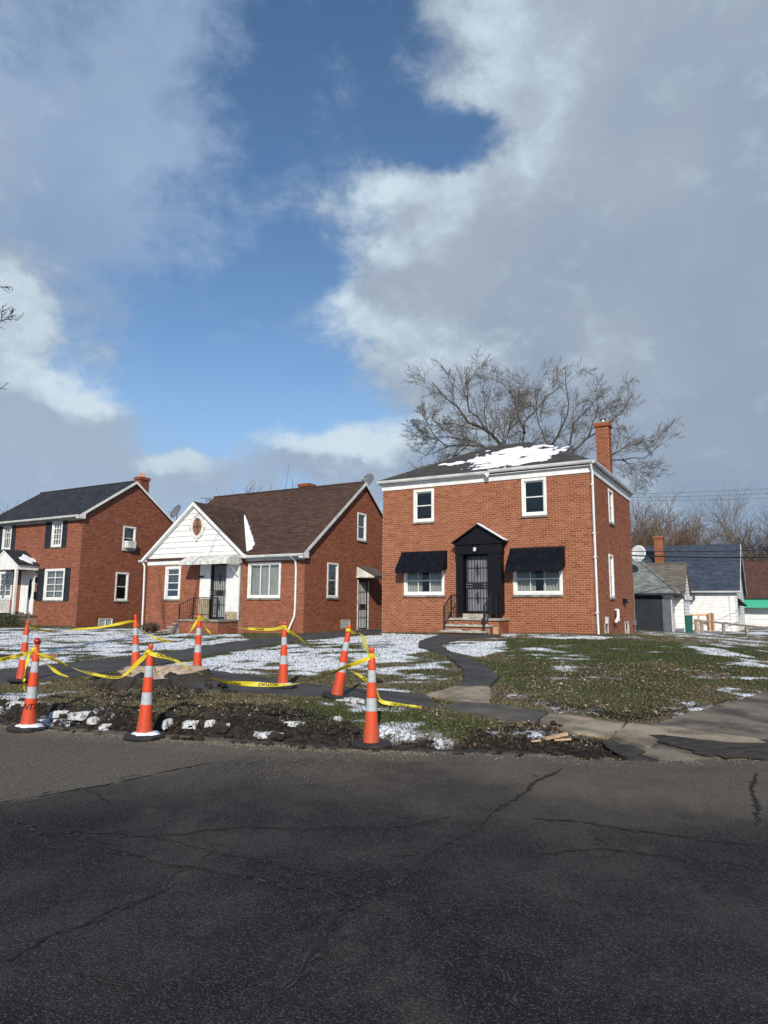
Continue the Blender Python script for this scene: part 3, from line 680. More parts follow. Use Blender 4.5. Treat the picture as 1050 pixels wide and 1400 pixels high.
def window(par, dz, fm, a0, a1, z0, z1, cas=.075, v=(), h=(.5,), inner='dark', proud=.025, sill='concrete_dark', deep=.11, frame='white_paint', bar=.022, half_blind=None, name='window'):
    f = MB(fm)
    def rect(o0, o1, a, b, c, d, wd):   # frame of four boxes
        f.box((a, o0, c), (a+wd, o1, d)); f.box((b-wd, o0, c), (b, o1, d)); f.box((a+wd, o0, c), (b-wd, o1, c+wd)); f.box((a+wd, o0, d-wd), (b-wd, o1, d))
    rect(-deep, proud, a0, a1, z0, z1, cas)
    ia0, ia1, iz0, iz1 = a0+cas, a1-cas, z0+cas, z1-cas
    rect(-.075, -.028, ia0+.001, ia1-.001, iz0+.001, iz1-.001, .038)
    W_, H_ = ia1-ia0, iz1-iz0
    for t in h: f.box((ia0+.038, -.062, iz0+H_*t-.02), (ia1-.038, -.022, iz0+H_*t+.02))
    for t in v: f.box((ia0+W_*t-bar, -.066, iz0+.038), (ia0+W_*t+bar, -.018, iz1-.038))
    w_ = f.build(name, M[frame], par, dz, bevel=.004)
    g = MB(fm); zs = [iz0+.03]+[iz0+H_*t for t in h]+[iz1-.03]; xs = [ia0+.03]+[ia0+W_*t for t in v]+[ia1-.03]
    for xa, xb in zip(xs[:-1], xs[1:]):
        for za, zb in zip(zs[:-1], zs[1:]):
            g = MB(fm); g.box((xa, -.052, za), (xb, -.047, zb)); g.build('pane', M['glass'], w_)
    if inner in ('curtain', 'blind'):
        c = MB(fm)
        if inner == 'curtain':
            k = max(10, int(W_/.035)); pts = [(ia0+W_*i/k, -.16+.018*math.sin(i*1.9+random.random()), ) for i in range(k+1)]
            for i in range(k):
                if .42 < (i+.5)/k < .60 and half_blind == 'gap': continue
                c.face([(pts[i][0], pts[i][1], iz0-.05), (pts[i+1][0], pts[i+1][1], iz0-.05), (pts[i+1][0], pts[i+1][1], iz1+.05), (pts[i][0], pts[i][1], iz1+.05)])
        else:
            zz = iz1; stop = iz0 if half_blind is None else iz0+H_*half_blind
            while zz > stop: c.box((ia0, -.165, zz-.022), (ia1, -.145, zz-.002)); zz -= .028
        c.build('curtain' if inner == 'curtain' else 'blind', M[inner], w_)
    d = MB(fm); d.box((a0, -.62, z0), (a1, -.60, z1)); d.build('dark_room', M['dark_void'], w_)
    if sill:
        s_ = MB(fm); s_.box((a0-.03, -.05, z0-.075), (a1+.03, proud+.035, z0-.004)); s_.build('sill', M[sill], w_, bevel=.006)
    return w_

def roof_plane(mb, e0, e1, r0, r1, course=.14, th=.012):
    """e0,e1: eave ends; r0,r1: upper ends (3D). courses of shingles as stepped strips"""
    e0, e1, r0, r1 = map(Vector, (e0, e1, r0, r1)); nrm = (e1-e0).cross(r0-e0).normalized()
    if nrm.z < 0: nrm = -nrm
    ax = (e1-e0).normalized(); upv = nrm.cross(ax); 
    if upv.z < 0: upv = -upv
    H_ = max((r0-e0).dot(upv), (r1-e1).dot(upv)); k = max(1, int(round(H_/course)))
    def at_(t): return e0.lerp(r0, t), e1.lerp(r1, t)
    for i in range(k):
        a, b = at_(i/k); c, d = at_((i+1)/k); lo = nrm*th; hi = nrm*.001
        jj = random.uniform(-.001, .002)
        uvf = lambda p: ((p-e0).dot(ax), (p-e0).dot(upv))
        P4 = (a+lo*(1+jj*80), b+lo, d+hi, c+hi)
        u4 = [uvf(a), uvf(b), uvf(d), uvf(c)]; u4 = [(u, (i+.02) * .14 if q < 2 else (i+.98) * .14) for q, (u, _) in enumerate(u4)]
        mb.face([tuple(p) for p in P4], uv=u4)
        mb.face([tuple(a), tuple(b), tuple(P4[1]), tuple(P4[0])], uv=[u4[0], u4[1], u4[1], u4[0]])
def gable_roof(par, dz, x0, x1, yf, zf, yr, zr, yb, zb, mat, th=.13, name='roof', course=.14):
    mb = MB(); roof_plane(mb, (x0, yf, zf), (x1, yf, zf), (x0, yr, zr), (x1, yr, zr), course); roof_plane(mb, (x1, yb, zb), (x0, yb, zb), (x1, yr, zr), (x0, yr, zr), course)
    # body under the shingles
    mb.prism([(yf, zf-.004), (yr, zr-.004), (yb, zb-.004), (yb, zb-th), (yr, zr-th), (yf, zf-th)], x0, x1, axis=0)
    # ridge cap
    for i in range(int((x1-x0)/.25)):
        a = x0+i*.25; mb.box((a, yr-.10, zr-.045), (a+.24, yr+.10, zr+.022))
    return mb.build(name, M[mat], par, dz, recalc=False)

def gutter(par, dz, pts, mat='gutter_white', r=.06):
    mb = MB()
    for a, b in zip(pts[:-1], pts[1:]):
        a, b = Vector(a), Vector(b); d = (b-a).normalized(); s_ = Vector((d.y, -d.x, 0))
        prof = [(0, .06), (.105, .06), (.10, .02), (.085, -.02), (.06, -.05), (0, -.055)]
        A_ = [mb.pt(tuple(a+s_*p+Vector((0, 0, q)))) for p, q in prof]; B_ = [mb.pt(tuple(b+s_*p+Vector((0, 0, q)))) for p, q in prof]
        for i in range(len(prof)): j = (i+1) % len(prof); mb.f.append([A_[i], A_[j], B_[j], B_[i]]); mb.t.append(0)
        mb.f.append(A_[::-1]); mb.f.append(B_); mb.t += [0, 0]
    return mb.build('gutter', M[mat], par, dz)
def barred_door(par, dz, fm, a0, a1, z0, z1, out=-.03, bars=7, frame='black_iron', panel='screen_grey', ornament=True):
    d = MB(fm); d.box((a0+.02, out-.06, z0+.02), (a1-.02, out-.04, z1-.02)); dr = d.build('door', M[panel], par, dz)
    f = MB(fm); wd = .05
    f.box((a0, out-.03, z0), (a0+wd, out+.02, z1)); f.box((a1-wd, out-.03, z0), (a1, out+.02, z1)); f.box((a0+wd, out-.03, z0), (a1-wd, out+.02, z0+wd)); f.box((a0+wd, out-.03, z1-wd), (a1-wd, out+.02, z1))
    zm = z0+(z1-z0)*.47
    for dzz in (-.10, 0, .10): f.box((a0+wd, out-.012, zm+dzz-.013), (a1-wd, out+.012, zm+dzz+.013))
    f.box((a0+.3*(a1-a0), out-.011, zm-.10), (a0+.7*(a1-a0), out+.013, zm+.10))
    for t in (.25, .78): f.box((a0+wd, out-.01, z0+(z1-z0)*t-.007), (a1-wd, out+.01, z0+(z1-z0)*t+.007))
    if ornament:
        for t in (.25, .74):
            for an in range(8):
                c0, c1 = (a0+a1)/2, z0+(z1-z0)*t; r = .13; q = math.pi*an/4; f.tube([(c0+.02*math.cos(q), out+.01, c1+.02*math.sin(q)), (c0+r*.6*math.cos(q+.4), out+.012, c1+1.6*r*math.sin(q+.4)), (c0+r*.2*math.cos(q), out+.01, c1+1.9*r*math.sin(q))], .009, 4)
    f.build('door_frame', M[frame], dr)
    for i in range(bars):
        a = a0+wd+(a1-a0-2*wd)*(i+.5)/bars; b = MB(fm); b.box((a-.009, out-.009, z0+wd), (a+.009, out+.009, z1-wd)); b.build('bar', M[frame], dr)
    h = MB(fm); h.box((a0+.02, out+.02, zm-.08), (a0+.06, out+.06, zm-.03)); h.box((a0+.02, out+.02, zm+.02), (a0+.06, out+.05, zm+.06)); h.build('handle', M['metal'], dr)
    return dr
def rail(par, dz, pts, posts, z_low, mat='black_iron', n_bal=None, drop=.62, name='handrail'):
    """top rail along 3D pts, balusters between, posts at given points down to their foot"""
    mb = MB(); mb.tube(pts, .020, 6); mb.tube([(p[0], p[1], p[2]-drop) for p in pts], .012, 5)
    for (x, y, zt, zb) in posts: mb.box((x-.022, y-.022, zb), (x+.022, y+.022, zt+.01))
    r = mb.build(name, M[mat], par, dz)
    for a, b in zip(pts[:-1], pts[1:]):
        a, b = Vector(a), Vector(b); k = max(2, int((b-a).length/.12))
        for i in range(1, k):
            p = a.lerp(b, i/k); q = MB(); q.box((p.x-.007, p.y-.007, p.z-drop), (p.x+.007, p.y+.007, p.z)); q.build('baluster', M[mat], r)
    return r
def snow_sheet(name, label, fn, keepf, us, vs, thick=.035, group=None):
    """lumpy snow lying on a surface: fn(u,v)->3D point, keepf(u,v)->>0 where snow lies"""
    UU, VV = np.meshgrid(us, vs); K = keepf(UU, VV); mb = MB(); idx = {}
    H_ = thick*np.clip(K*3, 0, 1)
    nv, nu = UU.shape
    for i in range(nv-1):
        for j in range(nu-1):
            if K[i, j] > 0 or K[i+1, j+1] > 0 or K[i, j+1] > 0 or K[i+1, j] > 0:
                q = []
                for a, b in ((i, j), (i, j+1), (i+1, j+1), (i+1, j)):
                    if (a, b) not in idx:
                        p = fn(UU[a, b], VV[a, b]); h = H_[a, b]+.004 if K[a, b] > 0 else -.02
                        idx[(a, b)] = mb.pt((p[0], p[1], p[2]+h))
                    q.append(idx[(a, b)])
                mb.f.append(q); mb.t.append(0)
    o = mb.build(name, M['snow'], smooth=True); return tag(o, label, 'snow', group)
def house_root(name, C, zb): return empty(name, (C[0], C[1], zb), -YAW)
def w2(C, x, y): p = C-LD*x+BD*y; return p
def dish(name, label, loc, face, r=.38, mat='dish_grey', mast=.5):
    """satellite dish whose bowl looks along face"""
    t = tag(empty(name, loc), label, 'satellite dish', 'satellite dishes on the roofs')
    f = Vector(face).normalized(); q = f.to_track_quat('Z', 'Y').to_matrix(); c = Vector((0, 0, mast))
    b = MB(); prof = [(.001, 0), (.35*r, .012), (.7*r, .05), (r, .11)]; 
    rings = []
    for off in (0, -.02):
        for (rr, zz) in prof: rings.append([b.pt(tuple(c+q @ Vector((rr*math.cos(2*math.pi*j/24), rr*1.15*math.sin(2*math.pi*j/24), zz+off)))) for j in range(24)])
    for s0 in (0, 4):
        for i in range(3):
            for j in range(24): b.f.append([rings[s0+i][j], rings[s0+i][(j+1) % 24], rings[s0+i+1][(j+1) % 24], rings[s0+i+1][j]]); b.t.append(0)
    for j in range(24): b.f.append([rings[3][j], rings[3][(j+1) % 24], rings[7][(j+1) % 24], rings[7][j]]); b.t.append(0)
    b.build('reflector', M[mat], t, smooth=True)
    a = MB(); lo = c+q @ Vector((0, -r*1.1, .05)); fo = c+q @ Vector((0, -r*.55, r*1.25)); a.tube([tuple(lo), tuple(fo)], .016, 6); a.build('arm', M['metal'], t)
    l = MB(); l.box((-.035, -.035, -.06), (.035, .035, .05)); l.v = [tuple(fo+q @ Vector(v_)) for v_ in l.v]; l.build('receiver', M['dish_white'], t)
    p = MB(); p.tube([(0, 0, -.05), (0, 0, mast*.7), tuple(c-f*.06)], .022, 7); p.box((-.08, -.08, -.03), (.08, .08, .0)); p.build('mast', M['metal'], t)
    return t

# ================================================================== HOUSE 1: the two storey corner house
ZB = .60
h1 = tag(house_root('brick_house', C1, ZB), 'two storey orange brick house with hipped roof, black door porch and two black window awnings', 'house')
fr_, sd_ = front(0), side(0)
Hf = [(-2.49, -1.57, 4.965, 6.34), (-6.93, -6.03, 4.99, 6.29), (-2.87, -1.08, 2.13, 3.35), (-7.35, -5.60, 2.13, 3.35), (-4.66, -3.76, 1.46, 3.62)]
Hs = [(2.78, 3.62, 4.93, 6.24), (2.42, 3.18, 2.08, 3.70), (1.35, 1.85, .62, 1.12), (5.05, 5.75, .62, 1.12)]
ZT = 6.36
near_bricks = []
def take(p, q, za, zb, pr, t):
    if p > -5.2 and za < 1.6 and q-p > .2 and p > -3.02 and len(near_bricks) < 240: near_bricks.append((p, q, za, zb, pr, t)); return True
    return False
mb = MB(fr_); brick_fill(mb, -8.35, 0, .35, ZT, Hf, collect=take); b1 = mb.build('brickwork', M['brick_orange'], h1, -ZB); b1['kind'] = 'stuff'
bm_ = None
for p, q, za, zb, pr, t in near_bricks:
    if bm_ is None:
        k = MB(); k.box((-.107, -.0015, -.0335), (.107, .03, .0335)); bo = k.build('brick', M['brick_orange'], h1, -ZB); bm_ = bo
    else: bo = bm_.copy(); COL.objects.link(bo); bo.parent = h1
    bo.location = ((p+q)/2, -pr, (za+zb)/2-ZB); bo.scale = ((q-p)/.214, 1, (zb-za)/.067)
mb = MB(sd_); brick_fill(mb, .031, 7.24, .35, ZT, Hs); mb.build('brickwork', M['brick_orange'], h1, -ZB)['kind'] = 'stuff'
mb = MB(fr_); backing(mb, -8.35, -.010, 0, ZT+.25, Hf); mb.m = sd_; backing(mb, .010, 7.24, 0, ZT+.25, Hs)
mb.m = IDENT; mb.box((-8.35, 7.0, 0), (-.01, 7.24, ZT+.25)); mb.box((-8.35, .01, 0), (-8.2, 7.0, ZT+.25)); mb.build('wall', M['mortar'], h1, -ZB, recalc=False)
window(h1, -ZB, fr_, *Hf[0], cas=.10, inner='curtain' if False else 'dark'); window(h1, -ZB, fr_, *Hf[1], cas=.10, inner='blind', half_blind=.9)
window(h1, -ZB, fr_, *Hf[2], cas=.10, v=(.33, .66), h=(.46,), inner='curtain', half_blind='gap', bar=.014); window(h1, -ZB, fr_, *Hf[3], cas=.10, v=(.33, .66), h=(.46,), inner='curtain', half_blind='gap', bar=.014)
window(h1, -ZB, sd_, *Hs[0], cas=.09, inner='curtain'); window(h1, -ZB, sd_, *Hs[1], cas=.09, inner='curtain')
for a0, a1, z0, z1 in Hs[2:]:
    f = MB(sd_); f.box((a0-.04, -.06, z0-.04), (a0, .02, z1+.04)); f.box((a1, -.06, z0-.04), (a1+.04, .02, z1+.04)); f.box((a0, -.06, z1), (a1, .02, z1+.04)); f.box((a0, -.06, z0-.04), (a1, .02, z0))
    w_ = f.build('basement_window', M['dirty_white'], h1, -ZB)
    for i in range(2):
        for jx in range(3):
            g = MB(sd_); xa = a0+(a1-a0)*jx/3; za = z0+(z1-z0)*i/2; g.box((xa+.008, -.05, za+.008), (xa+(a1-a0)/3-.008, -.01, za+(z1-z0)/2-.008))
            g.build('glass_block', M['dark_void' if (i, jx) in ((1, 1), (0, 0)) else 'glass_block'], w_)
# frieze and eaves
fz = MB(); fz.box((-8.38, -.035, ZT), (.035, -.002, 6.584)); fz.box((.002, -.002, ZT), (.035, 7.26, 6.584)); fz.build('frieze_board', M['white_paint'], h1, -ZB, bevel=.005)
sf = MB(); sf.box((-8.47, -.155, 6.585), (.10, 7.36, 6.605)); sf.build('soffit', M['white_paint'], h1, -ZB)
# hip roof
ex0, ex1, ey0, ey1, ez, rz = -8.47, .10, -.16, 7.36, 6.74, 8.62
rx0, rx1, ryy = -5.15, -3.35, 3.62
mb = MB(); E_ = [(ex0, ey0, ez), (ex1, ey0, ez), (ex1, ey1, ez), (ex0, ey1, ez)]; RA, RB = (rx0, ryy, rz), (rx1, ryy, rz)
roof_plane(mb, E_[0], E_[1], RA, RB); roof_plane(mb, E_[1], E_[2], RB, RB); roof_plane(mb, E_[2], E_[3], RB, RA); roof_plane(mb, E_[3], E_[0], RA, RA)
mb.box((ex0+.01, ey0+.01, ez-.12), (ex1-.01, ey1-.01, ez-.004))
for a, b in ((RA, RB), (E_[0], RA), (E_[1], RB), (E_[2], RB)):
    a, b = Vector(a), Vector(b); k = int((b-a).length/.22)
    for i in range(k):
        p, q = a.lerp(b, i/k), a.lerp(b, (i+.95)/k); mb.tube([tuple(p+Vector((0, 0, -.03))), tuple(q+Vector((0, 0, -.045)))], .075, 6)
mb.build('roof', M['shingle_grey'], h1, -ZB, recalc=False)
gt = gutter(h1, -ZB, [(-8.49, -.17, 6.68), (-3.75, -.17, 6.66)]); 
gt2 = gutter(h1, -ZB, [(-3.70, -.17, 6.70), (.11, -.17, 6.70)]); gutter(h1, -ZB, [(.11, -.17, 6.70), (.11, 7.36, 6.70)])
fl = MB(); fl.prism([(-3.82, 6.62), (-3.62, 6.72), (-3.61, 6.56), (-3.70, 6.46)], -.31, -.285, axis=1); fl.build('loose_gutter_joint', M['dirty_white'], h1, -ZB)
ds = MB(); ds.tube([(.05, -.20, 6.62), (.06, -.14, 6.50), (.07, -.080, 6.32), (.07, -.075, 3.4), (.075, -.07, 1.2), (.08, -.075, .80), (.10, -.22, .70)], .042, 4)
for z_ in (5.9, 4.2, 3.38, 1.5): ds.box((.02, -.13, z_), (.125, -.02, z_+.035))
ds.build('downspout', M['white_paint'], h1, -ZB)
# chimney
def chimney(par, dz, x, y, w_, d_, z0, z1, bmat='brick_orange', mort='mortar', cap='brick', lb=.21):
    c = MB(); c.box((x-w_/2+.01, y-d_/2+.01, z0), (x+w_/2-.01, y+d_/2-.01, z1-.01)); ch = c.build('chimney', M[mort], par, dz)
    k = MB(front(y-d_/2)); brick_fill(k, x-w_/2, x+w_/2, z0, z1-.18, Lb=lb); k.m = side(x+w_/2); brick_fill(k, y-d_/2+.031, y+d_/2, z0, z1-.18, Lb=lb)
    k.m = lambda a, o, z: (x-w_/2-o, a, z); brick_fill(k, y-d_/2+.031, y+d_/2, z0, z1-.18, Lb=lb)
    for i in range(2): k.m = IDENT; e = .03+.025*(1-i*.4); zc = z1-.18+i*.085; k.box((x-w_/2-e, y-d_/2-e, zc), (x+w_/2+e, y+d_/2+e, zc+.078), .2+.3*i)
    k.build('brickwork', M[bmat], ch)['kind'] = 'stuff'
    return ch
c1 = chimney(h1, -ZB, -.33, 4.0, .50, .52, 6.6, 9.14)
cap = MB(); cap.box((-.50, 3.83, 9.135), (-.16, 4.17, 9.18)); cap.tube([(-.33, 4.0, 9.17), (-.33, 4.0, 9.30)], .09, 10); cap.lathe([(.001, 9.36), (.15, 9.33), (.16, 9.31), (.10, 9.30)], 14, (-.33, 4.0)); cap.build('chimney_cap', M['metal'], c1)
fsh = MB(); fsh.box((-.61, 3.71, 6.70), (-.05, 4.29, 6.98)); fsh.build('flashing', M['rubber'], c1)
# door porch
POX0, POX1, POUT = -4.95, -3.18, .36
pc = MB(fr_); 
pc.box((POX0, 0, 1.44), (-4.70, POUT, 3.62)); pc.box((-3.70, 0, 1.44), (POX1-.03, POUT, 3.62)); pc.box((POX0-.02, 0, 3.62), (POX1, POUT+.02, 3.98))
for xa in (-4.90, -4.80, -3.58, -3.44, -3.30): pc.box((xa, POUT, 1.6), (xa+.03, POUT+.012, 3.55))
pc.box((POX0-.06, 0, 3.98), (POX1+.06, POUT+.07, 4.05))
pc.m = IDENT; pc.prism([(POX0-.02, 4.05), (POX1+.02, 4.05), ((POX0+POX1)/2, 4.64)], -POUT-.01, -.0, axis=1)
po = pc.build('door_surround', M['black_paint'], h1, -ZB, bevel=.006)
for s_, mt in ((-1, 'black_paint'), (1, 'black_paint')):
    xm = (POX0+POX1)/2; xe = xm+s_*1.03; r = MB(); r.prism([(xm, 4.66), (xe, 4.03), (xe, 4.09), (xm, 4.73)], -POUT-.10, -.002, axis=1); r.build('porch_roof', M[mt], po)
sn = MB(); xm = (POX0+POX1)/2; sn.prism([(xm+.01, 4.735), (xm+1.03, 4.095), (xm+1.03, 4.125), (xm+.01, 4.765)], -POUT-.10, -.05, axis=1)
o = sn.build('snow', M['snow']); o.location = (C1[0], C1[1], 0); o.rotation_euler = (0, 0, -YAW); tag(o, 'thin strip of snow along the sloping edge of the black door porch', 'snow', 'snow on roofs')
lp = MB(fr_); lp.tube([(-4.17, POUT+.02, 3.82), (-4.17, POUT+.10, 3.82)], .05, 8); lp.tube([(-4.17, POUT+.10, 3.84), (-4.17, POUT+.11, 3.72)], .055, 8); lp.build('porch_lamp', M['brass_lamp'], po)
barred_door(h1, -ZB, fr_, -4.66, -3.76, 1.50, 3.60, out=.10, bars=7)
dr = MB(fr_); dr.box((-4.70, .02, 1.45), (-3.70, .03, 3.62)); dr.build('door_backing', M['black_paint'], h1, -ZB)
# stoop
st = MB(fr_); st.box((-4.95, .01, .3), (-3.08, 1.0, 1.22)); st.box((-4.93, 1.0, .3), (-3.30, 1.32, 1.0)); st.box((-4.91, 1.32, .3), (-3.32, 1.64, .80)); stp = st.build('stoop', M['mortar'], h1, -ZB)
bk = MB(lambda a, o, z: (-3.068+o, a, z)); brick_fill(bk, -1.0, -.03, .35, 1.22); bk.m = lambda a, o, z: (-3.288+o, a, z); brick_fill(bk, -1.31, -1.001, .35, 1.0); bk.m = front(-1.645); brick_fill(bk, -4.9, -3.33, .35, .80); bk.m = front(-1.325); brick_fill(bk, -4.9, -3.33, .80, 1.0); bk.m = front(-1.005); brick_fill(bk, -4.9, -3.1, 1.0, 1.22)
bk.build('brickwork', M['brick_orange'], stp)['kind'] = 'stuff'
for (xa, xb, o0, o1, zz) in ((-5.0, -3.03, .0, 1.08, 1.22), (-5.0, -3.26, 1.085, 1.40, 1.0), (-5.0, -3.28, 1.405, 1.74, .80)):
    t = MB(fr_); t.box((xa, o0, zz), (xb, o1, zz+.075)); t.build('tread', M['concrete'], stp, bevel=.012)
t = MB(fr_); t.box((-4.72, .0, 1.30), (-3.70, .34, 1.45)); t.build('threshold', M['concrete'], stp, bevel=.01)
for X0, in ((-4.88,), (-3.38,)):
    pts = [(X0, -1.62, 1.70), (X0, -.98, 2.12), (X0, -.40, 2.12)]
    rail(h1, -ZB, pts, [(X0, -1.62, 1.70, .86), (X0, -.98, 2.12, 1.28), (X0, -.40, 2.12, 1.28)], 0, drop=.66)
# awnings over the lower windows
def awning(par, dz, a0, a1, ztop, zbot, out, mat='awning_navy', n_=9):
    w_ = MB(fr_); k = 8; prof = [(.02, ztop)]+[(out*(i/k)**1.15, ztop-(ztop-zbot-.20)*(i/k)) for i in range(1, k+1)]+[(out+.01, zbot+.02)]
    for i in range(len(prof)-1):
        (o0, z0), (o1, z1) = prof[i], prof[i+1]
        w_.face([(a0, o0, z0), (a1, o0, z0), (a1, o1, z1), (a0, o1, z1)]); w_.face([(a0, o0-.012, z0-.008), (a0, o1-.012, z1-.008), (a1, o1-.012, z1-.008), (a1, o0-.012, z0-.008)])
    for a in (a0, a1-.012): 
        pl = [(p[0], p[1]) for p in prof]+[(.02, zbot+.18)]
        w_.face([(a, p, q) for p, q in pl]); w_.face([(a+.012, p, q) for p, q in pl][::-1])
    aw = w_.build('awning', M[mat], par, dz, recalc=False)
    sc = MB(fr_); ns = int((a1-a0)/.12)
    for i in range(ns):
        xa = a0+(a1-a0)*i/ns; xb = a0+(a1-a0)*(i+1)/ns; sc.face([(xa, out+.012, zbot+.03), (xb, out+.012, zbot+.03), (xb-.02, out+.012, zbot-.02), ((xa+xb)/2, out+.012, zbot-.04), (xa+.02, out+.012, zbot-.02)])
    sc.build('scalloped_valance', M[mat], aw, recalc=False)
    for i in range(1, 8):
        xa = a0+(a1-a0)*i/8; rb = MB(fr_); rb.tube([(xa, p+.004, q+.006) for p, q in prof[:-1]], .008, 4); rb.build('rib', M[mat], aw)
    return aw, prof
aw1, _ = awning(h1, -ZB, -7.47, -5.47, 3.83, 2.98, .52); aw2, _ = awning(h1, -ZB, -2.97, -.97, 3.82, 2.95, .55)
# side wall fittings
t = MB(sd_); t.tube([(3.05, .03, 1.62), (3.05, .14, 1.62), (2.95, .16, 1.52), (2.92, .16, 1.36), (2.75, .14, 1.26), (2.60, .13, 1.16)], .055, 9); t.tube([(2.95, .155, 1.30), (3.12, .15, 1.16)], .05, 8); t.build('vent_pipe', M['white_paint'], h1, -ZB, smooth=True)
t = MB(sd_); t.box((4.75, .0, 1.88), (5.15, .13, 2.08)); t.build('dryer_vent', M['black_paint'], h1, -ZB, bevel=.01)
t = MB(sd_); t.box((1.28, .02, 1.14), (1.52, .12, 1.38)); t.build('meter_box', M['dirty_white'], h1, -ZB, bevel=.01); 
t = MB(sd_); t.tube([(7.12, .03, .7), (7.12, .03, 3.2)], .02, 6); t.build('conduit', M['metal'], h1, -ZB); t = MB(sd_); t.box((6.7, .0, 1.0), (6.85, .14, 1.2)); t.build('gas_meter', M['dish_grey'], h1, -ZB, bevel=.01)
# snow on the front slope of the roof
def roof_pt(u, v): 
    y = ey0+(ryy-ey0)*v; z = ez+(rz-ez)*v; return (*w2(C1, u, y), z+.012)
us = np.arange(-7.2, -1.2, .07); vs = np.arange(.02, .97, .018)
def rk(u, v):
    c = 1.0-((u+3.35-(.45-v)*.7)/2.0)**2-((v-.43)/.42)**2
    c2 = .55-((u+5.9)/.8)**2-((v-.42)/.10)**2
    return np.maximum(c, c2*.8)*.9+(fbm(u*1.3, v*9, 2.2, 4, 4.)-.5)*1.7-.16-np.clip(fbm(u*.8+v*2, v*16, 3.0, 3, 7.)-.56, 0, 1)*8.0
snow_sheet('snow_patch', 'large melting snow patch on the hipped roof of the two storey corner house', roof_pt, rk, us, vs, .04, 'snow on roofs')
# snow on the steps
for zz, o0, o1, xa, xb, lb in ((1.295, .75, 1.06, -4.9, -3.1, 'uppermost step'), (1.075, 1.10, 1.36, -4.9, -3.4, 'middle step'), (.875, 1.42, 1.70, -4.95, -3.4, 'lowest step')):
    us = np.arange(xa, xb, .05); vs = np.arange(o0, o1, .04)
    snow_sheet('step_snow', 'thin line of snow on the %s of the corner house stoop' % lb, lambda u, v: (*w2(C1, u, -v), zz), lambda u, v: fbm(u, v, 5, 3, zz*9)-.40-.5*np.abs(v-(o0+o1)/2), us, vs, .018, 'snow on the stoop steps')

# ================================================================== HOUSE 2: cape cod with white gable
ZB = .42
h2 = tag(house_root('brick_bungalow', C2, ZB), 'low red brick bungalow with steep brown roof and white boarded front gable', 'house')
GX0, GX1, GP_ = -9.42, -3.42, .30
g_ = front(-GP_)
Hf = [(-3.17, -1.29, 2.03, 3.62)]; Hg = [(-8.16, -7.12, 1.97, 3.55), (-5.82, -3.55, 1.05, 3.62)]
Hs = [(1.70, 2.60, 2.08, 3.67), (4.20, 5.02, 4.92, 6.28), (2.88, 3.66, .67, 1.07), (4.36, 5.26, .62, 2.96)]
yr2, zr2, ye2, ze2, yb2 = 4.70, 7.88, -.36, 3.93, 9.76
sl = (zr2-ze2)/(yr2-ye2)
lim2 = lambda z: (0.0, 9.4) if z < 4.0 else ((z+.15-ze2)/sl+ye2, 2*yr2-((z+.15-ze2)/sl+ye2))
gab = [((yr2, zr2-.12), (-sl, 1)), ((yr2, zr2-.12), (sl, 1))]
mb = MB(fr_); brick_fill(mb, GX1-.1, 0, .3, 3.80, Hf); mb.m = g_; brick_fill(mb, GX0, GX1, .3, 3.66, Hg); mb.m = sd_; brick_fill(mb, .031, 9.4, .3, 7.8, Hs, lim=lim2)
mb.build('brickwork', M['brick_red'], h2, -ZB)['kind'] = 'stuff'
mb = MB(fr_); backing(mb, GX1, -.01, 0, 4.1, Hf); mb.m = g_; backing(mb, GX0, GX1, 0, 4.05, Hg); mb.m = sd_; backing(mb, .01, 9.4, 0, 7.9, Hs, gable=gab)
mb.m = lambda a, o, z: (-9.76-o, a, z); backing(mb, .01, 9.4, 0, 7.9, gable=gab); mb.m = IDENT; mb.box((-9.75, 9.2, 0), (-.02, 9.4, 4.0)); mb.box((GX0, -GP_+.011, 0), (GX0+.1, 0, 4.0)); mb.box((GX1-.012, -GP_+.011, 0), (GX1-.002, .02, 4.0)); mb.box((-9.75, .01, 0), (GX0, .1, 4.0))
mb.build('wall', M['mortar_dark'], h2, -ZB, recalc=False)
gable_roof(h2, -ZB, -10.0, .16, ye2, ze2, yr2, zr2, yb2, ze2, 'shingle_brown', th=.10)
# front gable roof over the white gable
ax_, az_, hw = -6.32, 6.62, 3.32; gsl = (az_-3.98)/hw
mb = MB(); yi = lambda z: (z-ze2)/sl+ye2
for s_ in (-1, 1):
    e0 = (ax_+s_*hw, -GP_-.20, 3.98); e1 = (ax_+s_*hw, yi(3.98)+.3, 3.98); r0 = (ax_, -GP_-.20, az_); r1 = (ax_, yi(az_)+.25, az_)
    if s_ < 0: roof_plane(mb, e1, e0, r1, r0)
    else: roof_plane(mb, e0, e1, r0, r1)
    mb.face([tuple(Vector(p)-Vector((0, 0, .05))) for p in (e0, e1, r1, r0)])
mb.build('gable_roof', M['shingle_brown'], h2, -ZB, recalc=False)
rk_ = MB()
for s_ in (-1, 1):
    rk_.prism([(ax_, az_-.03), (ax_+s_*(hw+.02), 3.95), (ax_+s_*(hw+.02), 3.79), (ax_, az_-.19)], -GP_-.23, -GP_-.02, axis=1)
rk_.build('rake_board', M['white_paint'], h2, -ZB)
mb = MB(side(.0)); mb.prism([(0, 0)]*3, 0, 0) if False else None
rb = MB(lambda a, o, z: (o, a, z))
for s_ in (-1, 1): 
    y0_ = ye2 if s_ < 0 else yb2
    rb.m = IDENT; rb.prism([(yr2, zr2-.02), (y0_, ze2-.02), (y0_, ze2-.18), (yr2, zr2-.19)], .165, .195, axis=0)
rb.build('rake_board', M['gutter_white'], h2, -ZB)
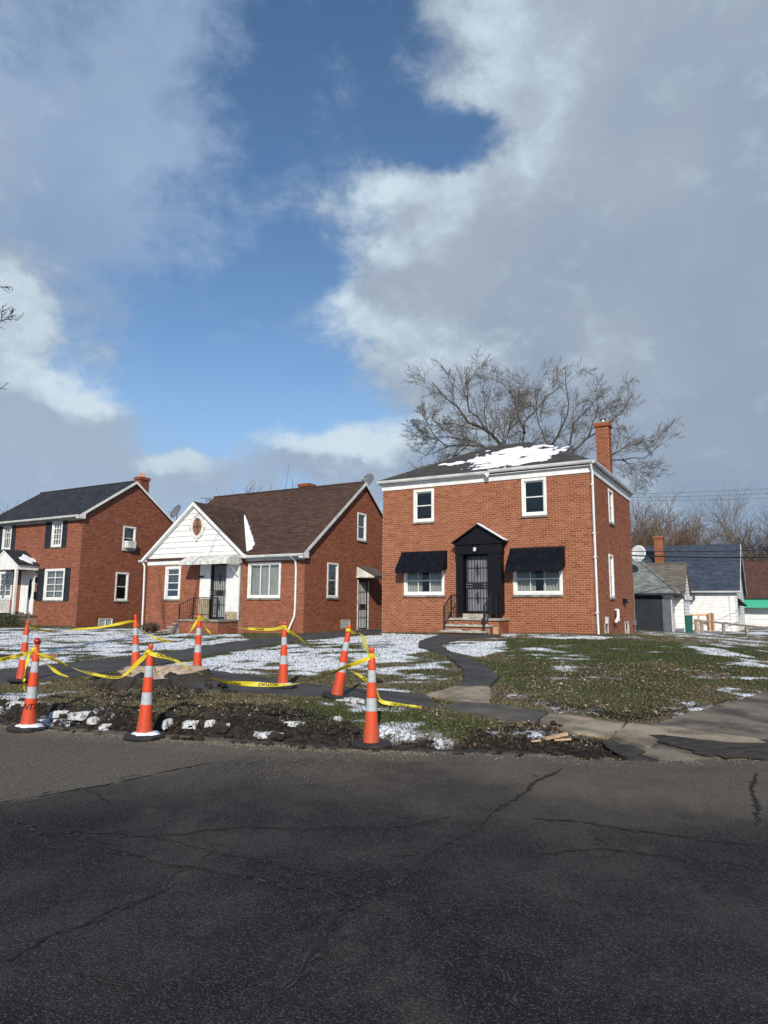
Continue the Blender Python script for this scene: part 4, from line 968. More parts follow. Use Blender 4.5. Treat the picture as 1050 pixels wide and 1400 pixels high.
# white boards of the front gable
z_ = 3.64; nb_ = 0
sheath = MB(); sheath.prism([(GX0, 3.62), (GX1+.08, 3.62), (GX1+.08, 3.9), (ax_, az_-.1), (GX0, 3.9)], -GP_-.004, -GP_+.05, axis=1); sheath.build('gable_sheathing', M['dirty_white'], h2, -ZB)
while z_ < az_-.12:
    z1_ = min(z_+.268, az_-.12)
    hwz = lambda z: min(hw-.10, (az_-.10-z)/gsl)
    a0, a1 = ax_-hwz(z_), ax_+hwz(z_); b0, b1 = ax_-hwz(z1_), ax_+hwz(z1_)
    a0, b0 = max(a0, GX0-.02), max(b0, GX0-.02); a1, b1 = min(a1, GX1+.07), min(b1, GX1+.07)
    k = MB(); y_lo, y_hi = -GP_-.040, -GP_-.008
    P4 = [(a0, y_lo, z_+.006), (a1, y_lo, z_+.006), (b1, y_hi, z1_+.01), (b0, y_hi, z1_+.01)]
    k.face(P4); k.face([(a0, y_lo, z_+.006), (a1, y_lo, z_+.006), (a1, -GP_, z_+.006), (a0, -GP_, z_+.006)][::-1]); k.face([P4[0], P4[3], (b0, -GP_, z1_), (a0, -GP_, z_)]); k.face([P4[1], P4[2], (b1, -GP_, z1_), (a1, -GP_, z_)][::-1])
    if b1-b0 < .05: k.f = [k.f[0]]; k.t = [0]
    k.build('siding_board', M['white_paint'], h2, -ZB, recalc=False); z_ += .268; nb_ += 1
# oval window
k = MB(front(-GP_)); cx_, cz_ = -6.12, 5.40; seg = 28
def ring(r0x, r0z, r1x, r1z, o0, o1):
    for i in range(seg):
        t0, t1 = 2*math.pi*i/seg, 2*math.pi*(i+1)/seg; q = lambda rx_, rz_, t: (cx_+rx_*math.cos(t), cz_+rz_*math.sin(t))
        a, b, c, d = q(r0x, r0z, t0), q(r0x, r0z, t1), q(r1x, r1z, t1), q(r1x, r1z, t0)
        k.face([(a[0], o1, a[1]), (b[0], o1, b[1]), (c[0], o1, c[1]), (d[0], o1, d[1])]); k.face([(d[0], o1, d[1]), (c[0], o1, c[1]), (c[0], o0, c[1]), (d[0], o0, d[1])]); k.face([(a[0], o0, a[1]), (b[0], o0, b[1]), (b[0], o1, b[1]), (a[0], o1, a[1])])
ring(.30, .42, .46, .58, .03, .09)
for t in (0, math.pi/2, math.pi, 1.5*math.pi): c_, s_ = math.cos(t), math.sin(t); k.box((cx_+c_*.47-.05, .03, cz_+s_*.60-.07), (cx_+c_*.47+.05, .105, cz_+s_*.60+.07))
ov = k.build('oval_window', M['dirty_white'], h2, -ZB)
k = MB(front(-GP_)); k.face([(cx_+.31*math.cos(2*math.pi*i/seg), .045, cz_+.43*math.sin(2*math.pi*i/seg)) for i in range(seg)]); k.build('shutter_board', M['wood_brown'], ov, recalc=False)
k = MB(front(-GP_)); k.box((cx_-.012, .046, cz_-.42), (cx_+.012, .06, cz_+.42)); k.box((cx_-.3, .046, cz_-.012), (cx_+.3, .058, cz_+.012)); k.build('glazing_bar', M['black_paint'], ov)
# frieze, gutter, downspouts
k = MB(fr_); k.box((GX1+.085, .0, 3.70), (.02, .03, 3.86)); k.build('frieze_board', M['white_paint'], h2, -ZB)
gutter(h2, -ZB, [(-3.30, -.37, 3.86), (.22, -.37, 3.86)]); gutter(h2, -ZB, [(-10.05, -.30, 3.86), (-9.45, -.30, 3.86)], 'dirty_white')
k = MB(); k.prism([(-.42, 3.74), (.02, 3.74), (.02, 4.02), (-.42, 3.88)], -.02, .20, axis=0); k.build('eave_return', M['white_paint'], h2, -ZB)
k = MB(); k.tube([(-.45, -.40, 3.82), (-.43, -.10, 3.62), (-.42, -.06, 3.3), (-.42, -.06, 1.6), (-.44, -.07, 1.25), (-.62, -.16, .75), (-.68, -.22, .60)], .045, 6); k.build('downspout', M['white_paint'], h2, -ZB)
k = MB(); k.tube([(-9.72, -.38, 3.8), (-9.60, -.36, 3.6), (-9.58, -.34, 2.0), (-9.56, -.34, .5)], .045, 6); k.build('downspout', M['white_paint'], h2, -ZB)
window(h2, -ZB, fr_, *Hf[0], cas=.10, v=(.36, .66), h=(), inner='curtain'); window(h2, -ZB, g_, *Hg[0], cas=.12, h=(.25, .5, .8), inner='blind', half_blind=.55, bar=.012)
window(h2, -ZB, sd_, *Hs[0], cas=.08, inner='blind', half_blind=.45); window(h2, -ZB, sd_, *Hs[1], cas=.08, inner='blind', half_blind=.6)
a0, a1, z0, z1 = Hs[2]; k = MB(sd_); k.box((a0, -.06, z0), (a0+.04, .01, z1)); k.box((a1-.04, -.06, z0), (a1, .01, z1)); k.box((a0+.04, -.06, z1-.04), (a1-.04, .01, z1)); w_ = k.build('basement_window', M['dirty_white'], h2, -ZB)
for i in range(4):
    for jz in range(2):
        g = MB(sd_); xa = a0+.05+(a1-a0-.1)*i/4; za = z0+.01+(z1-z0-.05)*jz/2; g.box((xa, -.05, za), (xa+.155, -.005, za+.165)); g.build('glass_block', M['glass_block'], w_)
barred_door(h2, -ZB, sd_, 4.36, 5.26, .62, 2.94, out=-.02, bars=6, panel='curtain', ornament=False)
k = MB(sd_); k.box((5.24, -.03, .6), (5.33, .03, 2.98)); k.box((4.28, -.03, .6), (4.36, .03, 2.98)); k.build('door_jamb', M['dirty_white'], h2, -ZB)
# side door hood
k = MB(); hy0, hy1 = 4.18, 5.55
k.prism([(0.0, 3.08), (1.0, 3.08), (1.02, 3.13), (.03, 3.62)], hy0, hy1, axis=1); hd = k.build('door_hood', M['dirty_white'], h2, -ZB)
k = MB(); roof_plane(k, (1.08, hy0-.05, 3.14), (1.08, hy1+.05, 3.14), (.0, hy0-.05, 3.68), (.0, hy1+.05, 3.68)); k.build('hood_roof', M['shingle_tan'], hd, recalc=False)
k = MB(sd_); k.box((4.0, .0, .42), (5.7, .9, .60)); k.build('side_step', M['concrete'], h2, -ZB, bevel=.01)
# entry
k = MB(g_); k.box((-5.83, -.05, 1.98), (-5.18, .03, 3.64)); k.box((-4.18, -.05, 1.05), (-3.40, .03, 3.64)); k.box((-3.49, .03, 1.4), (-3.40, .05, 3.66)); k.build('entry_panel', M['white_paint'], h2, -ZB, bevel=.008)
for bx in (((-5.84, -.05, .95), (-5.20, .06, 1.96)), ((-4.16, -.045, 1.0), (-3.42, .035, 1.42))): k = MB(g_); k.box(*bx); k.build('stone_panel', M['stone_tan'], h2, -ZB, bevel=.01)
barred_door(h2, -ZB, front(-GP_+.10), -5.16, -4.20, 1.12, 3.58, out=.0, bars=8, panel='blind')
k = MB(front(-GP_+.16)); k.box((-5.18, -.03, 1.0), (-4.18, -.01, 3.64)); k.build('door_backing', M['dirty_white'], h2, -ZB)
k = MB(g_); k.box((-5.86, .06, 2.98), (-5.55, .09, 3.06)); k.build('number_plaque', M['black_paint'], h2, -ZB)
# canopy over the entry
k = MB(g_); K_ = 10; pr = [(.04+.92*(i/K_), 3.98-.02*i/K_-.30*(i/K_)**2.4) for i in range(K_+1)]
for (o0, z0), (o1, z1) in zip(pr[:-1], pr[1:]): k.face([(-6.25, o0, z0), (-3.33, o0, z0), (-3.33, o1, z1), (-6.25, o1, z1)]); k.face([(-6.25, o0, z0-.015), (-6.25, o1, z1-.015), (-3.33, o1, z1-.015), (-3.33, o0, z0-.015)])
k.box((-6.26, .95, 3.52), (-3.32, .97, 3.675))
for a in (-6.26, -3.34): k.face([(a, p, q) for p, q in pr]+[(a, .96, 3.52), (a, .3, 3.50), (a, .04, 3.62)]); k.face(([(a+.014, p, q) for p, q in pr]+[(a+.014, .96, 3.52), (a+.014, .3, 3.50), (a+.014, .04, 3.62)])[::-1])
cn = k.build('entry_canopy', M['dirty_white'], h2, -ZB, recalc=False)
for i in range(13):
    a = -6.2+i*.236; q = MB(g_); q.tube([(a, p+.0, z_+.008) for p, z_ in pr]+[(a, .975, 3.53)], .010, 4); q.build('seam', M['dirty_white'], cn)
for xa in (-3.42,): q = MB(g_); q.tube([(xa, .88, 3.55), (xa, .55, 3.42), (xa, .05, 2.95)], .018, 5); q.build('bracket', M['dirty_white'], cn)
# landing and steps that run down to the driveway side
k = MB(g_); k.box((-5.75, .065, .25), (-3.44, 1.25, .98)); ld_ = k.build('landing', M['mortar_dark'], h2, -ZB)
k = MB(front(-GP_-1.26)); brick_fill(k, -5.74, -3.45, .3, .98); k.m = lambda a, o, z: (-3.435+o, a, z); brick_fill(k, -GP_-1.24, -GP_-.07, .3, .98); k.build('brickwork', M['brick_red'], ld_)['kind'] = 'stuff'
k = MB(g_); k.box((-5.78, .062, .98), (-3.38, 1.32, 1.07)); k.build('landing_slab', M['concrete_dark'], ld_, bevel=.012)
for i, (xa, zz) in enumerate(((-6.10, .84), (-6.42, .68), (-6.74, .52))):
    k = MB(g_); k.box((xa, .15, .25), (xa+.34, 1.25, zz)); k.build('step_block', M['concrete_dark'], ld_); k = MB(g_); k.box((xa-.03, .12, zz), (xa+.315, 1.30, zz+.06)); k.build('tread', M['concrete'], ld_, bevel=.012)
ry_ = -GP_-1.22
rail(h2, -ZB, [(-5.80, ry_, 1.72), (-4.95, ry_, 2.02), (-3.5, ry_, 2.02)], [(-5.80, ry_, 1.72, .9), (-4.95, ry_, 2.02, 1.07), (-3.5, ry_, 2.02, 1.07)], 0, drop=.72)
k = MB(g_); k.tube([(-6.75, .02, .98), (-6.75, .08, .98)], .06, 10); k.build('hose_tap', M['dirty_white'], h2, -ZB)
chimney(h2, -ZB, -3.96, 5.35, .66, .6, 6.9, 8.22, 'brick_red', 'mortar_dark'); 
# snow strip in the roof valley
def rp2(u, v): return (*w2(C2, u, ye2+(yr2-ye2)*v), ze2+(zr2-ze2)*v+.012)
us = np.arange(-6.4, -2.2, .05); vs = np.arange(.01, .68, .012)
def k2(u, v):
    vl = -2.94-4.97*v-.12; wd_ = np.interp(v, [0, .04, .08, .15, .30, .45, .60, .66], [-.1, .05, .42, .62, .46, .34, .16, -.1])+(fbm(u*1.5, v*8, 5, 3, 2.)-.5)*.22*sst(.6, .2, v)
    return np.minimum(wd_-(u-vl), (u-vl+.05))*1.2
snow_sheet('snow_strip', 'narrow white snow strip lying on the brown roof of the bungalow beside its gable', rp2, k2, us, vs, .06, 'snow on roofs')
p = w2(C2, -.12, 5.4); dish('satellite_dish', 'grey satellite dish at the ridge end of the brown bungalow roof', (p[0], p[1], 7.42), (-.35, -.55, .35), .36, 'dish_grey', .62)
p = at(243, 716, 40.5); 
p = w2(C2, -9.5, 2.2); pp = at(242, 705, p[1]); dish('satellite_dish', 'grey satellite dish between the bungalow gable and the charcoal roofed house', (pp[0], pp[1], pp[2]-.50), (-.45, -.55, .35), .36, 'dish_grey', .52)
k = MB(); k.tube([(0, 0, -.35), (0, 0, .25)], .02, 6); k.box((-.30, -.02, .20), (.25, .02, .24)); k.box((.05, -.05, .1), (.2, .05, .24)); pp = w2(C2, ax_+.05, .3)
o = k.build('roof_antenna', M['dish_grey']); o.location = (pp[0], pp[1], az_+.05); tag(o, 'small dark antenna bracket on the peak of the white gable', 'antenna')

# ================================================================== HOUSE 3: two storeys with shutters
ZB = .44
h3 = tag(house_root('shuttered_house', C3, ZB), 'two storey dark red brick house with charcoal gable roof, black shutters and small white porch', 'house')
yr3, zr3, ye3, ze3, yb3 = 3.27, 8.98, -.36, 6.52, 6.9
sl3 = (zr3-ze3)/(yr3-ye3); D3 = 6.5
lim3 = lambda z: (0.0, D3) if z < 6.65 else ((z+.15-ze3)/sl3+ye3, 2*yr3-((z+.15-ze3)/sl3+ye3))
gab3 = [((yr3, zr3-.12), (-sl3, 1)), ((yr3, zr3-.12), (sl3, 1))]
Hf = [(-2.64, -1.71, 4.88, 6.32), (-7.37, -6.48, 4.88, 6.31), (-2.98, -1.20, 1.93, 3.66), (-5.14, -3.84, 1.14, 3.60), (-7.4, -6.0, 2.05, 3.59)]
Hs = [(2.66, 3.56, 4.85, 6.25), (2.35, 3.24, 1.93, 3.55), (1.42, 2.32, .46, .94)]
mb = MB(fr_); brick_fill(mb, -8.8, 0, .3, 6.40, Hf); mb.m = sd_; brick_fill(mb, .031, D3, .3, 8.9, Hs, lim=lim3); mb.build('brickwork', M['brick_dark'], h3, -ZB)['kind'] = 'stuff'
mb = MB(fr_); backing(mb, -8.8, -.01, 0, 6.6, Hf); mb.m = sd_; backing(mb, .01, D3, 0, 9, Hs, gable=gab3); mb.m = lambda a, o, z: (-8.8-o, a, z); backing(mb, .01, D3, 0, 9, gable=gab3); mb.m = IDENT; mb.box((-8.8, D3-.1, 0), (-.02, D3, 6.5)); mb.build('wall', M['mortar_dark'], h3, -ZB, recalc=False)
gable_roof(h3, -ZB, -9.0, .16, ye3, ze3, yr3, zr3, yb3, ze3, 'shingle_charcoal', th=.10)
rb = MB()
for y0_ in (ye3, yb3): rb.prism([(yr3, zr3-.02), (y0_, ze3-.02), (y0_, ze3-.17), (yr3, zr3-.18)], .165, .195, axis=0)
rb.build('rake_board', M['white_paint'], h3, -ZB)
k = MB(fr_); k.box((-8.8, .0, 6.30), (.02, .03, 6.46)); k.build('frieze_board', M['white_paint'], h3, -ZB); gutter(h3, -ZB, [(-9.05, -.37, 6.45), (.2, -.37, 6.45)])
k = MB(); k.prism([(-.42, 6.33), (.02, 6.33), (.02, 6.62), (-.42, 6.48)], -.02, .19, axis=0); k.build('eave_return', M['white_paint'], h3, -ZB)
window(h3, -ZB, fr_, *Hf[0], cas=.10, v=(.33, .66), h=(.26, .5, .76), inner='curtain', bar=.010); window(h3, -ZB, fr_, *Hf[1], cas=.10, v=(.33, .66), h=(.5, .76), inner='blind', half_blind=.5, bar=.010)
window(h3, -ZB, fr_, *Hf[2], cas=.12, v=(.5,), h=(.25, .5, .75), inner='curtain', bar=.010); window(h3, -ZB, fr_, *Hf[4], cas=.12, v=(.5,), h=(.25, .5, .75), inner='curtain', bar=.010)
window(h3, -ZB, sd_, *Hs[1], cas=.09, inner='blind', half_blind=.45); w_ = window(h3, -ZB, sd_, *Hs[0], cas=.09, inner='blind', half_blind=.55)
ac = MB(sd_); ac.box((2.80, -.05, 4.97), (3.40, .30, 5.38)); acb = ac.build('air_conditioner', M['dirty_white'], w_, bevel=.01)
for i in range(6): ac = MB(sd_); ac.box((2.86, .30, 5.02+i*.055), (3.34, .305, 5.045+i*.055)); ac.build('slat', M['dish_grey'], acb) if False else None
a0, a1, z0, z1 = Hs[2]; k = MB(sd_); k.box((a0, -.05, z1-.05), (a1, .02, z1)); k.box((a0, -.05, z0), (a0+.05, .02, z1-.05)); k.box((a1-.05, -.05, z0), (a1, .02, z1-.05)); k.box(((a0+a1)/2-.02, -.05, z0), ((a0+a1)/2+.02, .02, z1-.05)); w_ = k.build('basement_window', M['white_paint'], h3, -ZB)
for jx in range(2): g = MB(sd_); xa = a0+.05+jx*.42; g.box((xa, -.04, z0), (xa+.38, -.02, z1-.05)); g.build('pane', M['glass_block'], w_)
def shutter(a0, a1, z0, z1):
    k = MB(fr_); t = .05; k.box((a0, .005, z0), (a0+t, .04, z1)); k.box((a1-t, .005, z0), (a1, .04, z1))
    for za, zb in ((z0, z0+t), ((z0+z1)/2-.03, (z0+z1)/2+.03), (z1-t, z1)): k.box((a0+t, .005, za), (a1-t, .04, zb))
    n_ = int((z1-z0)/.07)
    for i in range(n_): zz = z0+t+(z1-z0-2*t)*i/n_; k.face([(a0+t, .030, zz), (a1-t, .030, zz), (a1-t, .010, zz+.065), (a0+t, .010, zz+.065)])
    k.build('shutter', M['shutter'], h3, -ZB)
for a0, a1, z0, z1 in ((-3.20, -2.68, 4.84, 6.33), (-1.68, -1.30, 4.84, 6.33), (-7.85, -7.42, 4.84, 6.33), (-6.44, -6.08, 4.84, 6.33), (-3.58, -3.02, 1.88, 3.70), (-1.17, -.74, 1.88, 3.70)): shutter(a0, a1, z0, z1)
# front door with an oval light
k = MB(fr_); k.box((-5.14, -.06, 1.14), (-4.98, .02, 3.60)); k.box((-4.0, -.06, 1.14), (-3.84, .02, 3.60)); k.box((-4.98, -.06, 3.50), (-4.0, .02, 3.60)); k.build('door_frame', M['white_paint'], h3, -ZB)
k = MB(fr_); k.box((-4.98, -.06, 1.14), (-4.0, -.02, 3.50)); d3 = k.build('door', M['white_paint'], h3, -ZB)
k = MB(fr_); k.prism([(0, 0)]*3, 0, 0) if False else None
k.face([(-4.28+.15*math.cos(t), -.008, 2.55+.62*math.sin(t)) for t in [2*math.pi*i/20 for i in range(20)]]); k.build('oval_light', M['black_paint'], d3, recalc=False)
# porch
PO = 1.2; PX0, PX1, PXC = -6.35, -3.62, -4.98
k = MB(fr_); k.box((-8.9, .0, .3), (-3.4, PO+.15, 1.02)); dk = k.build('porch_base', M['mortar_dark'], h3, -ZB); k = MB(fr_); k.box((-8.95, .0, 1.02), (-3.35, PO+.22, 1.12)); k.build('porch_deck', M['concrete_dark'], h3, -ZB, bevel=.01)
pr_ = MB(fr_); pr_.box((PX0, PO-.06, 3.60), (PX1, PO+.06, 3.86)); pr_.box((PX0, .0, 3.60), (PX0+.1, PO-.06, 3.86)); pr_.box((PX1-.1, .0, 3.60), (PX1, PO-.06, 3.86)); pr_.box((PX0+.1, .0, 3.80), (PX1-.1, PO-.06, 3.84)); 
pr_.m = IDENT; pr_.prism([(PX0+.05, 3.861), (PX1-.05, 3.861), (PXC, 4.62)], -PO-.03, -PO+.02, axis=1); pr_.prism([(PX0+.02, 3.861), (PX0+.25, 3.861), (PXC, 4.60), (PXC, 4.72)], -PO-.07, -PO-.03, axis=1); pr_.prism([(PX1-.25, 3.861), (PX1-.02, 3.861), (PXC, 4.72), (PXC, 4.60)], -PO-.07, -PO-.03, axis=1)
ph = pr_.build('porch_hood', M['white_paint'], h3, -ZB)
k = MB(); roof_plane(k, (PX1+.12, -PO-.14, 3.87), (PX1+.12, 0, 3.87), (PXC, -PO-.14, 4.76), (PXC, 0, 4.76)); roof_plane(k, (PX0-.12, 0, 3.87), (PX0-.12, -PO-.14, 3.87), (PXC, 0, 4.76), (PXC, -PO-.14, 4.76)); k.build('porch_roof', M['shingle_charcoal'], ph, recalc=False)
for xa in (PX0+.06, PX1-.20): k = MB(fr_); k.box((xa, PO-.07, 1.12), (xa+.15, PO+.07, 3.60)); k.build('post', M['white_paint'], h3, -ZB, bevel=.01)
k = MB(fr_); k.box((-8.8, PO-.03, 1.92), (PX1-.2, PO+.03, 2.0)); k.box((-8.8, PO-.025, 1.22), (PX1-.2, PO+.025, 1.28)) 
k.v = []; k.f = []; k.t = []; k.box((-8.8, PO-.03, 1.94), (-4.05, PO+.03, 2.01)); k.box((-8.8, PO-.025, 1.22), (-4.05, PO+.025, 1.28)); pr2 = k.build('porch_railing', M['white_paint'], h3, -ZB)
for i in range(36): a = -8.72+i*.13; k = MB(fr_); k.box((a, PO-.018, 1.28), (a+.04, PO+.018, 1.94)); k.build('baluster', M['white_paint'], pr2)
k = MB(fr_); k.box((-3.70, .0, 2.95), (-3.60, .12, 3.2)); k.build('wall_lamp', M['black_paint'], h3, -ZB); k = MB(fr_); k.box((-3.74, .0, 2.0), (-3.60, .10, 2.4)); k.build('mailbox', M['black_paint'], h3, -ZB)
c3 = chimney(h3, -ZB, -.30, 4.05, .50, .66, 8.0, 9.36, 'brick_dark', 'mortar_dark'); 
k = MB(); k.tube([(-.30, 4.05, 9.34), (-.30, 4.05, 9.62)], .17, 4); k.build('chimney_pot', M['terracotta'], c3)
us = np.arange(-4.8, -3.6, .06); vs = np.arange(0, 1, .06)
p3 = lambda u, v: (*w2(C3, PXC+(PX1+.12-PXC)*u, -(PO+.1)*v), 4.76-.89*u+.02)
snow_sheet('snow_patch', 'snow patch left on the small charcoal roof of the white porch', p3, lambda u, v: .25-np.abs(u-.62)*.8-np.abs(v-.28)*.7+(fbm(u, v, 5, 2)-.5)*.3, np.arange(.1, 1, .05), np.arange(0, .8, .05), .03, 'snow on roofs')

# ================================================================== garage and the buildings beyond
CG = np.array([16.53, 39.0]); ZB = .38
gr = tag(house_root('garage', CG, ZB), 'detached garage with dark grey front, white side wall and mottled sage shingle roof', 'garage')
k = MB(fr_); k.box((-6.2, -.1, 0), (-2.2, 0, 2.62)); k.box((-.46, -.1, 2.3), (0, 0, 2.62)); k.box((-2.2, -.1, 2.45), (-.46, 0, 2.62)); k.box((-.04, -.1, 0), (0, 0, 2.3)); k.m = IDENT; k.box((-.1, .101, 0), (0, 8.2, 2.49)); k.box((-6.2, 8.1, 0), (-.1, 8.2, 2.49)); k.box((-6.2, .1, 0), (-6.1, 8.1, 2.49)); k.build('wall', M['dirty_white'], gr, -ZB)
k = MB(fr_); k.box((-6.22, .004, .35), (-.52, .03, 2.50)); k.build('garage_front', M['garage_grey'], gr, -ZB)
k = MB(fr_); k.box((-.50, .004, .35), (-.05, .035, 2.30)); dd = k.build('door', M['door_grey'], gr, -ZB); k = MB(fr_); k.box((-.44, .036, 1.4), (-.12, .045, 2.2)); k.box((-.44, .036, .5), (-.12, .045, 1.2)); k.build('door_panel', M['door_grey'], dd)
k = MB(); e = [(-7.2, -.38, 2.62), (.42, -.38, 2.62), (.42, 8.6, 2.62), (-7.2, 8.6, 2.62)]; ra, rb_ = (-3.6, 4.1, 5.6), (-3.2, 4.1, 5.6)
roof_plane(k, e[0], e[1], ra, rb_, .16, .02); roof_plane(k, e[1], e[2], rb_, rb_, .16, .02); roof_plane(k, e[2], e[3], rb_, ra, .16); roof_plane(k, e[3], e[0], ra, ra, .16); k.box((-7.19, -.37, 2.50), (.41, 8.59, 2.616))
a, b = Vector(e[1]), Vector(rb_)
for i in range(int((b-a).length/.2)):
    p, q = a.lerp(b, i*.2/(b-a).length), a.lerp(b, (i*.2+.19)/(b-a).length); k.tube([tuple(p+Vector((0, 0, .02))), tuple(q)], .11, 6)
k.build('roof', M['shingle_sage'], gr, -ZB, recalc=False)
k = MB(); k.box((.422, -.40, 2.40), (.45, 8.6, 2.58)); k.box((-7.2, -.402, 2.50), (.42, -.382, 2.60)); k.build('fascia_board', M['garage_grey'], gr, -ZB)
k = MB(sd_); k.box((.6, .0, 1.55), (.75, .06, 1.8)); k.build('meter', M['dish_grey'], gr, -ZB)
p = at(874, 752, 40.6); dish('satellite_dish', 'large pale satellite dish on the peak of the sage garage roof', (p[0], p[1], p[2]-.42), (-.55, -.65, .22), .46, 'dish_white', .42)

def sided(k, fm, a0, a1, z0, zt, lim=None, holes=(), ex=.2):
    """lapped boards as stepped strips"""
    z = z0
    while z < zt-.01:
        z1 = min(z+ex, zt); iv = [(a0, a1)]
        if lim: l, r = lim(z1); iv = [(max(a0, l), min(a1, r))]
        for h in holes:
            if h[3] > (z+z1)/2 > h[2]: iv = [q for p in iv for q in minus([p], h[0], h[1])]
        k.m = fm
        for p, q in iv:
            if q-p > .05: k.face([(p, .045, z), (q, .045, z), (q, .004, z1), (p, .004, z1)]); k.face([(p, 0, z), (q, 0, z), (q, .045, z), (p, .045, z)])
        z = z1
# white house with slate roof
CW = np.array([23.39, 45.0]); ZB = .25
wh = tag(house_root('white_house', CW, ZB), 'white boarded house with steep slate blue roof and brick chimney beyond the garage', 'house')
yrw, zrw, zew, ybw, WW = 5.4, 6.55, 2.95, 11.1, 9.5; slw = (zrw-zew)/(yrw+.3)
limw = lambda z: (0, 10.8) if z < 2.9 else ((z+.16-zew)/slw-.3, 2*yrw-((z+.16-zew)/slw-.3))
k = MB(); sided(k, fr_, -WW, 0, .1, 2.85, holes=[(-3.75, -2.75, .95, 1.75)]); sided(k, sd_, 0, 10.8, .1, 6.6, lim=limw); k.m = IDENT; k.box((-WW, .01, 0), (-.01, 10.7, 2.84)); k.build('siding', M['white_paint'], wh, -ZB, recalc=False)
k = MB(fr_); k.box((-.09, .0, .1), (.025, .05, 2.86)); k.box((-.45, .0, .1), (-.37, .06, 2.86)); k.build('corner_board', M['dirty_white'], wh, -ZB)
gable_roof(wh, -ZB, -WW-.3, .25, -.3, zew, yrw, zrw, ybw, zew, 'shingle_slate', th=.12, course=.16)
rb = MB()
for y0_ in (-.3, ybw): rb.prism([(yrw, zrw-.02), (y0_, zew-.02), (y0_, zew-.17), (yrw, zrw-.18)], .255, .285, axis=0)
rb.build('rake_board', M['white_paint'], wh, -ZB); gutter(wh, -ZB, [(-WW-.3, -.31, 2.89), (.28, -.31, 2.89)])
window(wh, -ZB, fr_, -3.75, -2.75, .95, 1.75, v=(.5,), inner='dark', sill='white_paint'); window(wh, -ZB, sd_, 4.2, 5.0, 4.2, 5.5, proud=.05, sill=None)
p = np.array([0, 0]); chimney(wh, -ZB, -5.05, 3.15, .62, .62, 4.6, 7.12, 'brick_orange', 'mortar'); 
k = MB(); k.prism([(.03, 2.0), (.5, 1.95), (.5, 2.02), (.03, 2.5)], .8, 3.0, axis=1); k.build('side_awning', M['awning_navy'], wh, -ZB)
# small white building with tan roof, between
CS = at(948, 856, 43.0)[:2]-BD*3.4; ZB = .35
sh = tag(house_root('garden_shed', CS, ZB), 'small white shed with weathered tan gable roof tucked behind the sage garage', 'shed')
k = MB(); lims = lambda z: (0, 3.4) if z < 2.4 else (max(0, (z+.14-2.5)/1.09-.18), 3.4-max(0, (z+.14-2.5)/1.09-.18)); sided(k, fr_, -2.5, 0, .1, 2.5); sided(k, sd_, 0, 3.4, .1, 4.4, lim=lims, holes=[(2.5, 3.3, 1.2, 2.1)]); k.m = IDENT; k.box((-2.5, .01, 0), (-.01, 3.39, 2.3)); k.build('siding', M['white_paint'], sh, -ZB, recalc=False)
gable_roof(sh, -ZB, -2.6, .12, -.18, 2.5, 1.7, 4.55, 3.58, 2.5, 'shingle_tan', th=.1); window(sh, -ZB, sd_, 2.5, 3.3, 1.2, 2.1, v=(.33, .66), h=(.33, .66), cas=.05, sill=None, proud=.04, bar=.01)
k = MB(); k.box((.10, -.2, 2.28), (.14, 3.6, 2.52)); k.build('fascia_board', M['white_paint'], sh, -ZB)
# brown roofed house far beyond
CB = at(1019, 852, 62.0)[:2]; ZB = .25
bh = tag(house_root('brown_house', CB, ZB), 'far white house with plain rust brown roof and mint green window awning', 'house')
k = MB(); sided(k, fr_, 0, 12, .1, 2.9, holes=[(.6, 3.4, 1.0, 2.2)]); k.m = IDENT; k.box((0, .01, 0), (12, 7.9, 2.9)); k.build('siding', M['white_paint'], bh, -ZB, recalc=False)
gable_roof(bh, -ZB, -.3, 12.4, -.35, 2.95, 4, 6.4, 8.35, 2.95, 'shingle_rust', th=.14, course=.18)
window(bh, -ZB, fr_, .6, 3.4, 1.0, 2.2, v=(.5,), inner='dark', sill='white_paint')
k = MB(fr_); k.face([(.1, .03, 2.75), (3.9, .03, 2.75), (3.9, .9, 2.05), (.1, .9, 2.05)]); k.box((.1, .89, 1.95), (3.9, .92, 2.06)); k.face([(.1, .03, 2.75), (.1, .9, 2.05), (.1, .03, 2.0)]); k.face([(3.9, .03, 2.75), (3.9, .9, 2.05), (3.9, .03, 2.0)]); k.build('awning', M['awning_green'], bh, -ZB, recalc=False)

# rail fence
A_, B_ = at(951, 841, 40.0), at(1085, 853.5, 36.5)
fe = tag(empty('rail_fence', (A_[0], A_[1], .33)), 'long low weathered wooden rail fence behind the corner lawn', 'fence')
k = MB(); k.tube([(0, 0, A_[2]-.33), tuple(Vector(B_)-Vector((A_[0], A_[1], .33)))], .055, 6); k.build('rail', M['wood_grey'], fe)
for t in (.02, .085, .32, .56, .80, 1.0):
    p = A_*(1-t)+B_*t; k = MB(); q = p-np.array([A_[0], A_[1], .33]); k.box((q[0]-.07, q[1]-.06, -.25), (q[0]+.07, q[1]+.06, q[2]+.02)); k.build('post', M['wood_grey'], fe)
A_, B_ = at(943, 834, 42.0), at(972, 835, 42.0)
fe = tag(empty('short_fence', (A_[0], A_[1], .33)), 'short two rail pale wooden fence between the green bin and the brown panel', 'fence')
for dz in (0, -.5): k = MB(); k.box((0, -.03, A_[2]-.33-.07+dz), (B_[0]-A_[0], .03, A_[2]-.33+.05+dz)); k.build('rail', M['wood_fresh'], fe)
for xx in (.02, .62, 1.25): k = MB(); k.box((xx, .03, -.2), (xx+.08, .1, A_[2]-.33)); k.build('post', M['wood_fresh'], fe)
p = at(975, 853, 41.0)
fe = tag(empty('fence_panel', (p[0], p[1], p[2])), 'narrow reddish brown wooden board panel standing in front of the white boarded house', 'fence')
